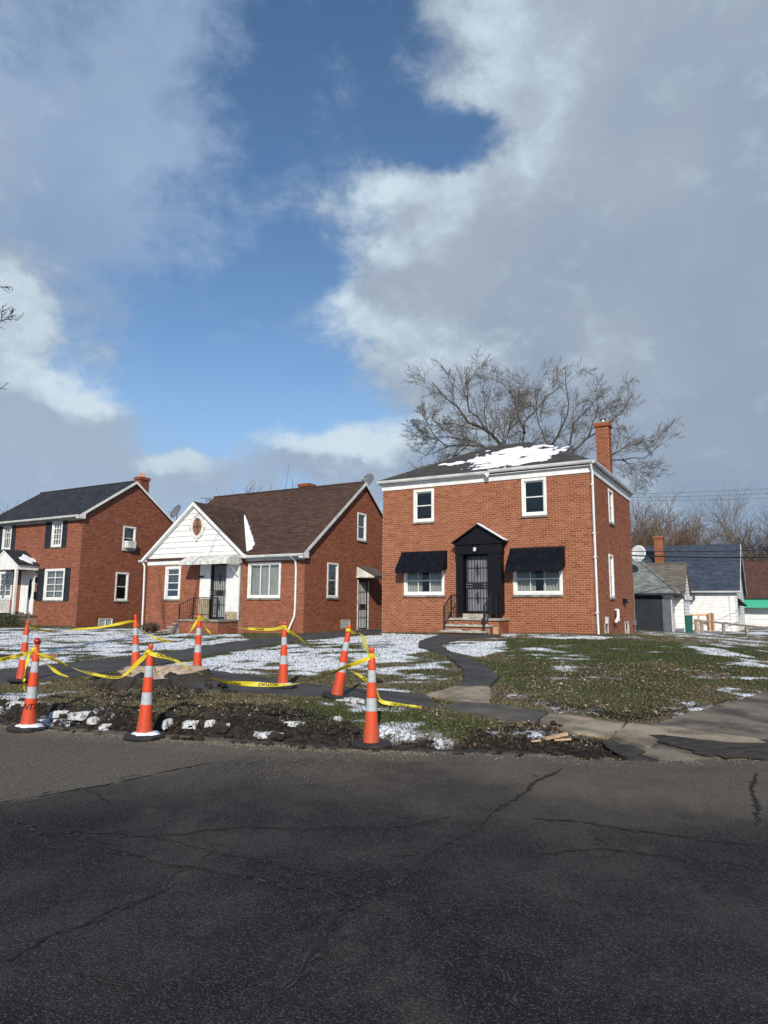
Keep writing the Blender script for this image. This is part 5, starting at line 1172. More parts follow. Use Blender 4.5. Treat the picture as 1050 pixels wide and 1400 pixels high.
for i in range(4): k = MB(); k.box((-.24+i*.12, -.02, -.1), (-.13+i*.12, .02, .93-.05*(i == 0)+.04*(i == 2))); k.build('board', M['wood_fresh' if i % 2 else 'wood_brown'], fe)
k = MB(); k.box((-.24, .021, .2), (.24, .06, .3)); k.box((-.24, .021, .7), (.24, .06, .8)); k.build('cross_rail', M['wood_brown'], fe)
# wheelie bin
p = at(945.5, 861, 38.6)
t = tag(empty('wheelie_bin', (p[0], p[1], p[2]), -.45), 'dark green wheeled rubbish bin standing beside the white garage wall', 'bin')
k = MB(); 
def frus(k, x0, x1, y0, y1, z0, z1, f):
    a = [k.pt(q) for q in ((x0*f, y0*f, z0), (x1*f, y0*f, z0), (x1*f, y1*f, z0), (x0*f, y1*f, z0), (x0, y0, z1), (x1, y0, z1), (x1, y1, z1), (x0, y1, z1))]
    for q in ((0,3,2,1),(4,5,6,7),(0,1,5,4),(2,3,7,6),(1,2,6,5),(3,0,4,7)): k.f.append([a[j] for j in q]); k.t.append(0)
frus(k, -.20, .20, -.25, .25, .04, 1.02, .82); k.build('body', M['bin_green'], t, bevel=.015)
k = MB(); k.box((-.22, -.28, 1.025), (.22, .27, 1.075)); k.tube([(-.2, .30, 1.03), (.2, .30, 1.03)], .02, 6); k.build('lid', M['bin_green'], t, bevel=.012)
for s_ in (-1, 1): k = MB(); k.tube([(s_*.17, .24, .10), (s_*.22, .24, .10)], .10, 12); k.build('wheel', M['rubber'], t)
k = MB(); k.box((-.18, -.265, .66), (.18, -.225, .72)); k.build('lift_bar', M['bin_green'], t)

# ------------------------------------------------------------------ power lines
def wire(label, p0, p1, sag, r, group='overhead power lines'):
    k = MB(); P0, P1 = Vector(p0), Vector(p1); pts = [tuple(P0.lerp(P1, i/24)-Vector((0, 0, sag*4*(i/24)*(1-i/24)))) for i in range(25)]
    o = k.__class__(); o.tube(pts, r, 4); return tag(o.build('power_line', M['wire']), label, 'cable', group)
def wl(x0, y0, Y0, x1, y1, Y1, ext=.35):
    a, b = at(x0, y0, Y0), at(x1, y1, Y1); d = b-a; return a-d*ext, b+d*ext
for lab, q, r in (('thickest black overhead cable crossing low in front of the slate blue roof', (880, 752, 36, 1050, 751, 38), .035), ('black overhead cable just above the ridge of the slate blue roof', (880, 746, 36.5, 1050, 741, 38.5), .022),
                  ('thin overhead cable crossing behind the thick black one over the slate roof', (880, 757, 37, 1050, 755.5, 39), .010), ('topmost thin wire in the sky beyond the tall brick chimney', (866, 668, 48, 1050, 658, 48), .009),
                  ('middle thin wire of the three high in the sky beyond the chimney', (866, 673, 48.5, 1050, 664.5, 48.5), .009), ('lowest thin wire of the three high in the sky beyond the chimney', (866, 677, 49, 1050, 671, 49), .009)):
    a, b = wl(*q); wire(lab, a, b, .15, r)

# ------------------------------------------------------------------ bare trees
class Tree:
    def __init__(s, seed, rmin, up=.25, minlen=.3, tw=4): s.r = random.Random(seed); s.trunk = MB(); s.crown = MB(); s.rmin = rmin; s.up = up; s.n = 0; s.tw = tw; s.wd = (.12, .13, .19, .26, .30); s.spread = .95
    def limb(s, p, d, L, r, lev, into=None, wander=.16, spread=.75, dens=1.0):
        R = s.r; wander = s.wd[min(lev, 4)]; p = Vector(p); d = Vector(d).normalized(); k = max(3, int(L/(.45 if lev > 1 else .7))); pts = [p.copy()]; rad = [r]; dirs = [d.copy()]
        for i in range(k):
            d = (d+Vector((R.gauss(0, wander), R.gauss(0, wander), R.gauss(0, wander)+s.up*.12))).normalized(); p = p+d*(L/k); pts.append(p.copy()); dirs.append(d.copy())
            rad.append(max(s.rmin, r*(1-.72*(i+1)/k)))
        s.sub(pts, rad, dirs, L, r, lev, into, spread, dens)
    def sub(s, pts, rad, dirs, L, r, lev, into=None, spread=.75, dens=1.0):
        R = s.r; (into or s.crown).tube([tuple(q) for q in pts], rad, 6 if lev <= 1 else (4 if lev == 2 else 3), cap=False); s.n += 1
        if lev >= s.tw or L < .25: return
        nc = int((3.2+L*(1.0 if lev < 2 else 1.6))*dens); k = len(pts)-1
        for c in range(nc):
            t = .22+.76*(c+R.random())/nc; i = min(k-1, int(t*k)); f = t*k-i; q = pts[i].lerp(pts[i+1], f); rr = rad[i]*(1-f)+rad[i+1]*f
            a = R.uniform(.35, .95)*spread; ax = dirs[i].cross(Vector((R.gauss(0, 1), R.gauss(0, 1), R.gauss(0, 1)))).normalized()
            nd = (dirs[i]*math.cos(a)+ax*math.sin(a)+Vector((0, 0, s.up*R.random()))).normalized()
            s.limb(q, nd, L*R.uniform(.34, .62)*(1.1-.35*t), max(s.rmin, rr*R.uniform(.36, .58)), lev+1, spread=spread, dens=dens)
    def path(s, pts, r0, r1, lev=1, L=None, into=None, dens=1.0):
        into = into or s.trunk
        P = [Vector(p) for p in pts]; Q = []
        for a, b in zip(P[:-1], P[1:]):
            k = max(1, int((b-a).length/.6))
            for i in range(k): Q.append(a.lerp(b, i/k)+Vector((s.r.gauss(0, .04), s.r.gauss(0, .04), s.r.gauss(0, .04))))
        Q.append(P[-1]); n_ = len(Q); rad = [r0+(r1-r0)*i/(n_-1) for i in range(n_)]; dirs = [(Q[min(i+1, n_-1)]-Q[max(i-1, 0)]).normalized() for i in range(n_)]
        s.sub(Q, rad, dirs, L or sum((b-a).length for a, b in zip(P[:-1], P[1:])), r0, lev, into, spread=s.spread, dens=dens)
    def done(s, label, base, mat='twig', group=None):
        t = tag(empty('bare_tree', base), label, 'tree', group); 
        for mb, nm, mt in ((s.trunk, 'trunk', 'bark'), (s.crown, 'crown', mat)):
            if mb.f:
                mb.v = [(x-base[0], y-base[1], z-base[2]) for x, y, z in mb.v]; mb.build(nm, M[mt], t, recalc=False, smooth=True)
        return t
# the big tree behind the corner house; its limbs are set by hand
TY = 44.0; bt = Tree(11, .0085, up=.08, tw=4)
tb = at(735, 800, TY); tb = np.array([tb[0], TY, .5])
def tp(px, py, dy=0): p = at(px, py, TY+dy); return tuple(p)
fork = tp(733, 690); bt.trunk.tube([tuple(tb), tp(735, 760), fork], [.55, .45, .40], 12, cap=False)
bt.path([fork, tp(712, 650, -1), tp(690, 612, -2), tp(668, 590, -2.5), tp(640, 575, -3), tp(610, 545, -3), tp(588, 522, -3.2)], 0.177, 0.030, L=6.0, dens=1.45)
bt.path([fork, tp(700, 640, 1), tp(668, 612, 1), tp(640, 606, .5), tp(612, 610, 0), tp(580, 622, 0)], 0.116, 0.018, L=6.0, dens=1.45)
bt.path([tp(668, 590, -2.5), tp(640, 560, -2), tp(632, 530, -2), tp(648, 505, -2)], 0.068, 0.018, L=4.2, dens=1.45)
bt.path([fork, tp(722, 640, 2), tp(713, 600, 2.5), tp(716, 575, 3), tp(745, 540, 3), tp(762, 525, 3)], 0.136, 0.024, L=5.4, dens=1.45)
bt.path([tp(716, 590, 2.5), tp(700, 545, 1), tp(690, 515, 1)], 0.068, 0.015, L=4.2, dens=1.45)
bt.path([tp(740, 660, 0), tp(750, 610, -2), tp(768, 580, -3), tp(776, 545, -3), tp(770, 515, -3)], 0.102, 0.018, L=4.9, dens=1.45)
bt.path([fork, tp(758, 650, 0), tp(776, 610, 1), tp(784, 575, 1), tp(805, 550, 1), tp(820, 530, 1)], 0.129, 0.018, L=4.9, dens=1.45)
bt.path([tp(776, 618, 1), tp(800, 596, 2), tp(830, 575, 2), tp(850, 555, 2), tp(862, 530, 2)], 0.082, 0.015, L=4.6, dens=1.45)
bt.path([fork, tp(775, 660, -1), tp(820, 628, -1.5), tp(850, 622, -2), tp(880, 620, -2), tp(905, 600, -2)], 0.102, 0.015, L=5.4, dens=1.45)
bt.path([tp(850, 622, -2), tp(870, 640, -2), tp(885, 655, -2)], 0.041, 0.012, L=3.0, dens=1.45)
bt.path([tp(690, 612, -2), tp(660, 618, -2), tp(620, 640, -1.5)], 0.041, 0.012, L=3.4, dens=1.45)
bt.path([tp(668, 600, -1), tp(660, 560, -1), tp(672, 520, 0)], 0.054, 0.012, L=4.2, dens=1.45)
bt.path([tp(750, 610, -2), tp(735, 575, -2), tp(728, 530, -2)], 0.054, 0.012, L=4.4, dens=1.45)
bt.path([tp(668, 612, 1), tp(640, 600, 2), tp(605, 595, 2), tp(580, 600, 2)], .07, .015, L=4.0, dens=1.8)
bt.path([tp(612, 610, 0), tp(590, 590, 0), tp(575, 565, 0)], .05, .012, L=3.0, dens=1.8)
bt.path([tp(820, 628, -1.5), tp(860, 600, -1), tp(895, 590, -1)], .06, .012, L=3.4, dens=1.8)
bt.path([tp(640, 606, .5), tp(610, 630, 0), tp(585, 640, 0)], .05, .012, L=3.0, dens=1.8)
bt.path([tp(800, 596, 2), tp(815, 560, 2), tp(835, 545, 2)], .05, .012, L=3.0, dens=1.8)
bt.path([tp(700, 640, 1), tp(690, 600, 1), tp(700, 560, 2), tp(715, 530, 2)], .07, .015, L=3.8, dens=1.8)
bt.done('large bare spreading tree rising behind the snowy hipped roof of the corner house', tuple(tb), 'twig')
def auto_tree(seed, px, Y, toppx, label, spread_m, mat='twig', rmin=.014, nl=7, group=None, tw=3, z0=.4, trunk_t=.25, dens=1.0, up=.25):
    b = at(px, 800, Y); top = at(px, toppx, Y)[2]; H_ = top-z0; t = Tree(seed, rmin, up=up, tw=tw); R = t.r; base = (b[0], Y, z0)
    hf = z0+H_*trunk_t; t.trunk.tube([base, (b[0]+.05, Y, hf)], [H_*.028, H_*.020], 8, cap=False)
    for i in range(nl):
        a = 2*math.pi*(i+R.random()*.6)/nl; sp = R.uniform(.25, 1.0) if i else .1; v = Vector((math.cos(a)*spread_m*sp, math.sin(a)*spread_m*sp, (H_*(1-trunk_t))*R.uniform(.75, 1.0)*(1-.25*sp)))
        t.limb((b[0], Y, hf-R.random()*.5), v, v.length*1.0, H_*.011, 1, dens=dens)
    return t.done(label, base, mat, group)
GT = 'bare trees behind the garage and far houses'
auto_tree(21, 888, 66, 697, 'tall brownish bare tree just past the corner house and above the sage garage', 5.2, 'twig_brown', group=GT, nl=15, dens=1.5, trunk_t=.15)
auto_tree(22, 932, 70, 702, 'dark bare tree above the brick chimney of the slate roofed house', 4.6, 'twig', group=GT, nl=13, dens=1.4, trunk_t=.15)
auto_tree(23, 965, 74, 716, 'low spreading bare tree above the middle of the slate blue roof', 4.2, 'twig', group=GT, nl=11, dens=1.3, trunk_t=.15)
auto_tree(24, 912, 62, 722, 'small reddish brown bare tree between the two taller ones over the garage', 4.0, 'twig_brown', group=GT, nl=13, dens=1.5, trunk_t=.15)
auto_tree(25, 1062, 84, 668, 'bare tree cut by the picture edge above the rust brown roof', 4.2, 'twig', group=GT, nl=12, dens=1.3, trunk_t=.15)
auto_tree(26, 1018, 84, 745, 'faint low bare tree behind the gable end of the slate roofed house', 4.4, 'twig_brown', group=GT, nl=11, dens=1.3, trunk_t=.15)
auto_tree(28, 1042, 92, 740, 'faint low bare tree beyond the ridge of the rust brown roof', 4.8, 'twig_brown', group=GT, nl=11, dens=1.3, trunk_t=.15)
auto_tree(31, 309, 62, 676, 'few thin bare treetop twigs showing above the left end of the bungalow ridge', 2.0, 'twig', nl=7, tw=3, group='treetops behind the bungalow', up=.5)
auto_tree(32, 395, 62, 652, 'few thin bare treetop twigs showing beside the bungalow ridge chimney', 1.6, 'twig', nl=5, tw=2, group='treetops behind the bungalow', up=.5)
auto_tree(33, -8, 60, 690, 'small bare treetop showing past the far end of the charcoal roof', 2.5, 'twig', nl=6, tw=2, group='treetops behind the bungalow')
# street tree that stands out of view at the side and reaches in with its twigs
st_ = Tree(41, .006, up=.1, tw=4); YT = 13.0; bs = at(-190, 940, YT); sbz = (bs[0], YT, .15)
def sp_(px, py, dy=0): return tuple(at(px, py, YT+dy))
st_.trunk.tube([sbz, sp_(-185, 700), sp_(-180, 480)], [.26, .22, .17], 12, cap=False)
st_.path([sp_(-183, 600), sp_(-110, 520), sp_(-50, 470), sp_(-22, 447), sp_(2, 458)], .05, .005, L=1.1, dens=2.2)
st_.path([sp_(-182, 520), sp_(-110, 430), sp_(-60, 400), sp_(-30, 392), sp_(-10, 398)], .05, .005, L=.9, dens=2.0)
st_.path([sp_(-183, 640), sp_(-100, 600), sp_(-40, 560), sp_(-5, 545)], .05, .006, L=1.0, dens=.8)
st_.path([sp_(-180, 480), sp_(-150, 250), sp_(-90, 60), sp_(-20, -40), sp_(40, -18), sp_(86, 4)], .13, .006, L=1.6, dens=.35)
st_.path([sp_(-180, 480), sp_(-210, 250), sp_(-230, 0)], .13, .02, L=3)
st_.done('bare street tree whose twigs reach in from the edge beside the shuttered house', sbz, 'bark')

# ------------------------------------------------------------------ hedge and shrub
def leafy(name, label, cat, c, rx_, ry_, rz_, nleaf, mat, stem='bark', boxy=2.0, leaf=.035, rz=0):
    t = tag(empty(name, c, rz), label, cat); k = MB(); R = np.random.default_rng(nleaf)
    d = R.normal(size=(nleaf, 3)); d /= np.linalg.norm(d, axis=1)[:, None]; rr = (np.abs(d)**boxy).sum(1)**(-1/boxy); d = d*rr[:, None]; rad = R.random(nleaf)**.25
    P_ = d*rad[:, None]*(1+.14*R.normal(size=(nleaf, 1)))*np.array([rx_, ry_, rz_])+np.array([0, 0, rz_])
    for p in P_:
        if p[2] < .02: continue
        a, b = R.normal(size=3), R.normal(size=3); a /= np.linalg.norm(a); b = np.cross(a, b); b /= np.linalg.norm(b); q = leaf*R.uniform(.6, 1.5)
        k.face([tuple(p-a*q), tuple(p+b*q*.45), tuple(p+a*q), tuple(p-b*q*.45)], tint=R.random())
    k.build('foliage', M[mat], t, recalc=False)['kind'] = 'stuff'
    s_ = MB()
    for i in range(14): a = R.uniform(-.7, .7); s_.tube([(a*rx_, 0, -.1), (a*rx_*1.15+R.normal()*.08, R.normal()*ry_*.3, rz_*1.2)], .012, 4)
    s_.build('stem', M[stem], t); return t
m, n, b = new_mat('hedge_leaf'); c = n.ramp(n.attr('tint'), [(0, (.018, .026, .012)), (.6, (.045, .055, .022)), (1, (.10, .095, .045))]); setp(b, 'Base Color', c, n); setp(b, 'Roughness', .6); M['hedge_leaf'] = m
m, n, b = new_mat('shrub_leaf'); c = n.ramp(n.attr('tint'), [(0, (.03, .025, .015)), (.6, (.07, .055, .035)), (1, (.14, .12, .08))]); setp(b, 'Base Color', c, n); setp(b, 'Roughness', .7); M['shrub_leaf'] = m
hp = w2(C3, -5.4, -2.0); leafy('hedge', 'low clipped dark green hedge in front of the white porch', 'hedge', (hp[0], hp[1], .42), 3.6, .62, .40, 14000, 'hedge_leaf', boxy=4.0, leaf=.035, rz=-YAW)
hp = at(207, 866, 31.5); leafy('shrub', 'small scrubby brown shrub at the corner of the bungalow below the downspout', 'shrub', (hp[0], 31.5, float(base_z(hp[0], 31.5))), .45, .4, .24, 1500, 'shrub_leaf', leaf=.03)

# ------------------------------------------------------------------ tree stump
sc_ = G(214, 940); SX, SY = sc_[0], sc_[1]+.25; SZ = float(base_z(SX, SY))
t = tag(empty('tree_stump', (SX, SY, SZ)), 'wide freshly cut tree stump with pale top beside the driveway', 'tree stump')
k = MB(); ns = 56; lobes = [1+.16*math.sin(3*a_+.6)+.10*math.sin(5*a_+2)+.05*math.sin(11*a_) for a_ in [2*math.pi*i/ns for i in range(ns)]]
prof = [(1.05, -.15, 1.15), (.90, -.02, 1.1), (.80, .08, 1.0), (.76, .15, .9), (.74, .20, .85)]
rg = []
for rr, zz, am in prof: rg.append([k.pt((rr*(1+(lobes[i]-1)*am)*math.cos(2*math.pi*i/ns)+random.gauss(0, .006), .82*rr*(1+(lobes[i]-1)*am)*math.sin(2*math.pi*i/ns)+random.gauss(0, .006), zz+.03*math.sin(2*math.pi*i/ns*2+1)+.085*rr*math.sin(2*math.pi*i/ns)*(zz > .1))) for i in range(ns)])
for a, b in zip(rg[:-1], rg[1:]):
    for i in range(ns): k.f.append([a[i], a[(i+1) % ns], b[(i+1) % ns], b[i]]); k.t.append(0)
topring = [k.v[i] for i in rg[-1]]; k.build('bark', M['bark_stump'], t, smooth=True)
k = MB(); cc = k.pt((0, 0, .20)); mid = [k.pt((x*.45, y*.45, .19+random.gauss(0, .018)-(.05 if x < -.1 else 0))) for x, y, z in topring]; m2 = [k.pt((x*.8, y*.8, z+.0+random.gauss(0, .010))) for x, y, z in topring]; ed = [k.pt((x*1.01, y*1.01, z+.004)) for x, y, z in topring]
for i in range(ns): j = (i+1) % ns; k.f += [[cc, mid[i], mid[j]], [mid[i], m2[i], m2[j], mid[j]], [m2[i], ed[i], ed[j], m2[j]]]; k.t += [0, 0, 0]
k.build('cut_face', M['cut_wood'], t, recalc=False)
for (a0, ln) in ((-2.6, .9), (-1.9, .7), (-.9, .8), (.1, .9), (2.9, .9)):
    k = MB(); c_, s_ = math.cos(a0), math.sin(a0); k.tube([(c_*.5, s_*.42, .08), (c_*(.5+ln*.5), s_*(.42+ln*.45), .02), (c_*(.5+ln), s_*(.42+ln*.9), -.08)], [.14, .09, .03], 7); k.build('root', M['bark_stump'], t, smooth=True)

# ------------------------------------------------------------------ traffic cones
def text_mesh(txt, size):
    c = bpy.data.curves.new('lettering', 'FONT'); c.body = txt; c.size = size; c.align_x = 'CENTER'; c.align_y = 'CENTER'; c.resolution_u = 2; c.offset = size*.02
    o = bpy.data.objects.new('lettering', c); COL.objects.link(o); dg = bpy.context.evaluated_depsgraph_get(); me = bpy.data.meshes.new_from_object(o.evaluated_get(dg)); bpy.data.objects.remove(o); return me
def cone(loc, label, rz=0, tilt=None, snow=True, base='octagon', text=None, h=1.14):
    t = tag(empty('traffic_cone', loc, rz), label, 'traffic cone', 'orange and white traffic cones around the tree lawn')
    R = 3
    def rad(z): return .084+( .040-.084)*(z-.17)/(.86)
    k = MB(); a = []; n8 = 8
    for zz, rr in ((0, .245), (.035, .255), (.055, .235)): a.append([k.pt((rr*math.cos(2*math.pi*(i+.5)/n8), rr*math.sin(2*math.pi*(i+.5)/n8), zz)) for i in range(n8)])
    for p, q in zip(a[:-1], a[1:]):
        for i in range(n8): k.f.append([p[i], p[(i+1) % n8], q[(i+1) % n8], q[i]]); k.t.append(0)
    k.f.append(a[0][::-1]); k.f.append(a[-1]); k.t += [0, 0]; k.build('base', M['rubber'], t, bevel=.006)
    k = MB(); k.lathe([(.098, .045), (.095, .06), (.091, .185), (.0845, .19), (rad(.4), .40), (rad(.41)-.004, .405), (rad(.56)-.004, .56), (rad(.56), .565), (rad(.73), .73), (rad(.73)-.004, .735), (rad(.88)-.004, .88), (rad(.88), .885), (rad(1.0), 1.0), (.040, 1.015), (.027, 1.03), (.024, 1.07), (.026, 1.09), (.032, 1.10), (.032, 1.125), (.024, 1.14), (.001, 1.142)], 28); k.build('cone_body', M['cone_orange'], t, smooth=False, bevel=0)
    for z0, z1 in ((.408, .557), (.738, .877)): k = MB(); k.lathe([(rad(z0)-.002, z0), (rad(z1)-.002, z1)], 28); k.f = k.f[:-2]; k.t = k.t[:-2]; k.build('reflective_band', M['band_white'], t, smooth=True)
    for o in t.children:
        if o.name.startswith('cone_body'): 
            for p in o.data.polygons: p.use_smooth = True
            o.data.set_sharp_from_angle(angle=R_(35))
    if text:
        me = text_mesh(text, .11); 
        for v in me.vertices: x, y = v.co.x, v.co.y; zz = .30+y; r = rad(zz)+.003; th = x/r-math.pi/2; v.co = (r*math.cos(th), r*math.sin(th), zz)
        me.materials.clear(); me.materials.append(M['text_black']); o = bpy.data.objects.new('lettering', me); COL.objects.link(o); o.parent = t
    if snow:
        s_ = MB(); ss_ = random.Random(int(loc[0]*97)); q = [(.03+.19*math.cos(u)*(.62+.38*ss_.random()), -.01+.19*math.sin(u)*(.62+.38*ss_.random())) for u in [2*math.pi*i/22 for i in range(22)]]
        ins = [(x*.55, y*.55) for x, y in q]; a = [s_.pt((x, y, .057)) for x, y in q]; b_ = [s_.pt((x*.93, y*.93, .072)) for x, y in q]; c_ = [s_.pt((x, y, .085)) for x, y in ins]
        for i in range(22): j = (i+1) % 22; s_.f += [[a[i], a[j], b_[j], b_[i]], [b_[i], b_[j], c_[j], c_[i]]]; s_.t += [0, 0]
        s_.f.append(c_); s_.t.append(0); o = s_.build('snow', M['snow'], smooth=True); o.location = loc; o.rotation_euler = (0, 0, rz); tag(o, 'thin snow lying on the rubber base of the '+snow, 'snow', 'snow on the cone bases')
        if tilt: o.rotation_euler = tilt
    if tilt: t.rotation_euler = tilt
    return t
bpz = lambda x, y: float(base_z(x, y))
def gp(px, py): p = G(px, py); return (p[0], p[1], p[2])
K1 = (-4.62, 9.10, .0); K2 = (-2.93, 8.60, .0); K3 = (-.13, 8.22, .0)
K4 = (-6.95, 13.35, .10); K5 = (-4.72, 13.20+.55, .0); K5 = (K5[0]-.2, K5[1], bpz(K5[0], K5[1])+.03); K6 = (-3.62, 13.45, bpz(-3.62, 13.45)+.03)
K4 = (-6.95, 13.3, bpz(-6.95, 13.3)+.03); K7 = (-1.75, 12.15, bpz(-1.75, 12.15)+.03); K8 = (-.72, 10.85, bpz(-.72, 10.85)+.02)
cone(K1, 'orange cone with black lettering and a dark red cap at the road edge', .2, snow='cone with black lettering', text='WD', tilt=(0, R_(2.0), .2))
cone(K2, 'orange cone on the road edge directly in front of the tree stump', .3, snow='cone in front of the tree stump', tilt=(0, R_(1.2), .3))
cone(K3, 'tallest looking orange cone standing alone on the asphalt edge before the corner house', .1, snow=None)
cone(K4, 'dull faded orange cone standing behind the lettered cone near the driveway', .5, snow=None, tilt=(0, R_(1.5), .4))
cone(K5, 'orange cone standing directly behind the tree stump at the driveway', 0, snow=None, tilt=(0, R_(-3.5), 0))
cone(K6, 'orange cone beyond the stump, lined up with the bungalow entry steps', .2, snow='cone beyond the stump')
cone(K7, 'orange cone with snowy base on the asphalt footway in front of the bungalow corner', .4, snow='cone in front of the bungalow corner')
cone(K8, 'leaning orange cone tilted over beside the asphalt footway', .0, snow=None, tilt=(R_(0), R_(9.5), 0))
def sn_blob(name, label, c, rx_, ry_, h, seed, group, rough=.6):
    """one lump of snow"""
    k = MB(); R = random.Random(seed); ph = [R.uniform(0, 6.28) for _ in range(4)]; ns = 26; rr = []
    for i in range(ns): a = 2*math.pi*i/ns; rr.append(1+rough*(.5*math.sin(2*a+ph[0])+.35*math.sin(3*a+ph[1])+.3*math.sin(5*a+ph[2])+.2*math.sin(9*a+ph[3]))+R.gauss(0, .05))
    rings = []
    for f, z in ((1.0, -.03), (.97, .35*h), (.85, .75*h), (.55, h), (.25, h*1.04)): rings.append([k.pt((rx_*f*rr[i]*math.cos(2*math.pi*i/ns), ry_*f*rr[i]*math.sin(2*math.pi*i/ns), z+R.gauss(0, h*.10))) for i in range(ns)])
    for a, b in zip(rings[:-1], rings[1:]):
        for i in range(ns): k.f.append([a[i], a[(i+1) % ns], b[(i+1) % ns], b[i]]); k.t.append(0)
    k.f.append(rings[-1]); k.t.append(0); o = k.build(name, M['snow_dirty'], smooth=True); o.location = c; return tag(o, label, 'snow', group)
for i, (px, py, rx_, ry_, h, lb) in enumerate([(27, 972, .18, .07, .06, 'long snow lump on the torn bank near the lettered cone'), (88, 984, .12, .06, .06, 'snow lump on the torn bank just past the lettered cone'), (118, 986, .19, .07, .07, 'largest snow lump on the bank between the two road edge cones'), (133, 992, .10, .05, .06, 'jagged snow lump hanging on the bank between the two road edge cones'),
    (234, 996, .07, .07, .08, 'small square snow lump right beside the cone in front of the stump'), (268, 995, .12, .05, .06, 'snow block on the bank beyond the stump cone'), (295, 994, .07, .05, .06, 'second snow block on the bank beyond the stump cone'), (313, 997, .06, .06, .05, 'crumbling snow lump on the bank midway between stump cone and alone cone'),
    (370, 1005, .20, .09, .03, 'flat oval snow patch on the dark soil hollow'), (407, 990, .10, .05, .025, 'thin snow streak on the grass above the dark hollow'), (466, 985, .05, .10, .05, 'small snow lump in the grass beside the alone cone'), (203, 897+80, .10, .05, .03, 'thin snow scrap on the tan dirt slope below the stump'), (150, 1000, .08, .05, .05, 'tiny snow lump at the foot of the bank')]):
    p = G(px, py); z = p[2]-.01; sn_blob('snow_lump', lb, (p[0], p[1], z), rx_, ry_, h, 50+i, 'snow lumps on the torn bank')
p = G(480, 959); sn_blob('snow_lump', 'snow wedge on the base of the leaning cone', (p[0]+.02, p[1]-.05, p[2]), .22, .13, .05, 71, 'snow lumps on the torn bank')

# ------------------------------------------------------------------ caution tape
def tape(name, label, pts, twists=0, ph0=0.0, wd=.056, text=True, seed=0, letters_from=0.0):
    P = [Vector(p) for p in pts]; R = random.Random(seed)
    # resample with Catmull-Rom
    Q = []; E = [P[0]*2-P[1]]+P+[P[-1]*2-P[-2]]
    for i in range(1, len(E)-2):
        a, b, c, d = E[i-1:i+3]; k = max(3, int((c-b).length/.045))
        for j in range(k): t = j/k; Q.append(.5*((2*b)+(-a+c)*t+(2*a-5*b+4*c-d)*t*t+(-a+3*b-3*c+d)*t*t*t))
    Q.append(P[-1]); n_ = len(Q); s = [0]
    for a, b in zip(Q[:-1], Q[1:]): s.append(s[-1]+(b-a).length)
    def frame(i):
        d = (Q[min(i+1, n_-1)]-Q[max(i-1, 0)]).normalized(); side_ = d.cross(Vector((0, 0, 1))); side_ = side_.normalized() if side_.length > .05 else Vector((1, 0, 0)); up = side_.cross(d)
        t = s[i]/s[-1]; ang = ph0+twists*math.pi*2*t+.25*math.sin(t*13+seed)
        pin = min(1, min(s[i], s[-1]-s[i])/.12+.35)
        w = up*math.cos(ang)+side_*math.sin(ang); return w, w.cross(d), pin
    k = MB(); rows = []
    for i in range(n_):
        w, nn, pin = frame(i); hw_ = wd/2*pin
        cu = .006*math.sin(i*.9+seed); rows.append([k.pt(tuple(Q[i]+w*hw_*f+nn*(cu*(1-f*f)))) for f in (-1, -.33, .33, 1)])
    for a, b in zip(rows[:-1], rows[1:]):
        for j in range(3): k.f.append([a[j], b[j], b[j+1], a[j+1]]); k.t.append(0)
    t = tag(k.build(name, M['tape_yellow'], recalc=False, smooth=True), label, 'tape', 'yellow caution tape strung between the cones')
    if text:
        x = .25+letters_from
        while x < s[-1]-.35:
            me = text_mesh('CAUTION', .054); flip = R.random() < .0
            vs = np.array([v.co[:] for v in me.vertices]); vs[:, 0] += x
            for i, v in enumerate(me.vertices):
                q = min(max(vs[i, 0], 0), s[-1]-1e-4); j = np.searchsorted(s, q)-1; j = max(0, min(n_-2, j)); f = (q-s[j])/(s[j+1]-s[j]+1e-9)
                w0, n0, p0 = frame(j); w1, n1, p1 = frame(j+1); w = w0.lerp(w1, f); nn = n0.lerp(n1, f); cpt = Q[j].lerp(Q[j+1], f)
                v.co = cpt+w*(vs[i, 1]*(p0*(1-f)+p1*f))+nn*(.0075 if nn.y < 0 else -.0075) if False else cpt+w*vs[i, 1]+nn*((1 if nn.y < 0 else -1)*.009)
            me.materials.clear(); me.materials.append(M['text_black']); o = bpy.data.objects.new('lettering', me); COL.objects.link(o); o.parent = t; x += .46
    return t
def topof(K, z=1.06): return (K[0], K[1], K[2]+z)
def near_(K, z=1.05, dy=-.035, dx=0): return (K[0]+dx, K[1]+dy, K[2]+z)
def wrap(K, z, label):
    k = MB(); k.lathe([(.036, z-.03), (.044, z), (.040, z+.03)], 12); k.f = k.f[:-2]; k.t = k.t[:-2]
    for i in range(3): a = random.uniform(0, 6.28); k.tube([(.035*math.cos(a), .035*math.sin(a), z), (.055*math.cos(a), .055*math.sin(a)-.01, z+random.uniform(-.03, .03)), (.04*math.cos(a+.9), .04*math.sin(a+.9), z-.01)], .008, 5)
    o = k.build('tape_knot', M['tape_yellow']); o.location = K; tag(o, label, 'tape', 'knots of yellow tape on the cone tops')
T8top = (K8[0]+1.02*math.sin(R_(9.5)), K8[1], K8[2]+1.02*math.cos(R_(9.5)))
Y12 = lambda t, a, b: a+(b-a)*t
tape('caution_tape', 'yellow tape rising from the picture edge to the lettered cone', [at(-70, 925, 10.6), at(0, 911, 9.9), at(28, 904, 9.5), near_(K1, 1.0, -.03, .03)], 0, 0.1, seed=1)
tape('caution_tape', 'yellow tape sagging between the lettered cone and the cone before the stump', [near_(K1, .99, -.03, .05), at(78, 909, 9.0), at(110, 922, 8.9), at(150, 931, 8.75), at(172, 929, 8.7), at(192, 911, 8.62), near_(K2, 1.03)], .5, 0.2, seed=2, letters_from=.1)
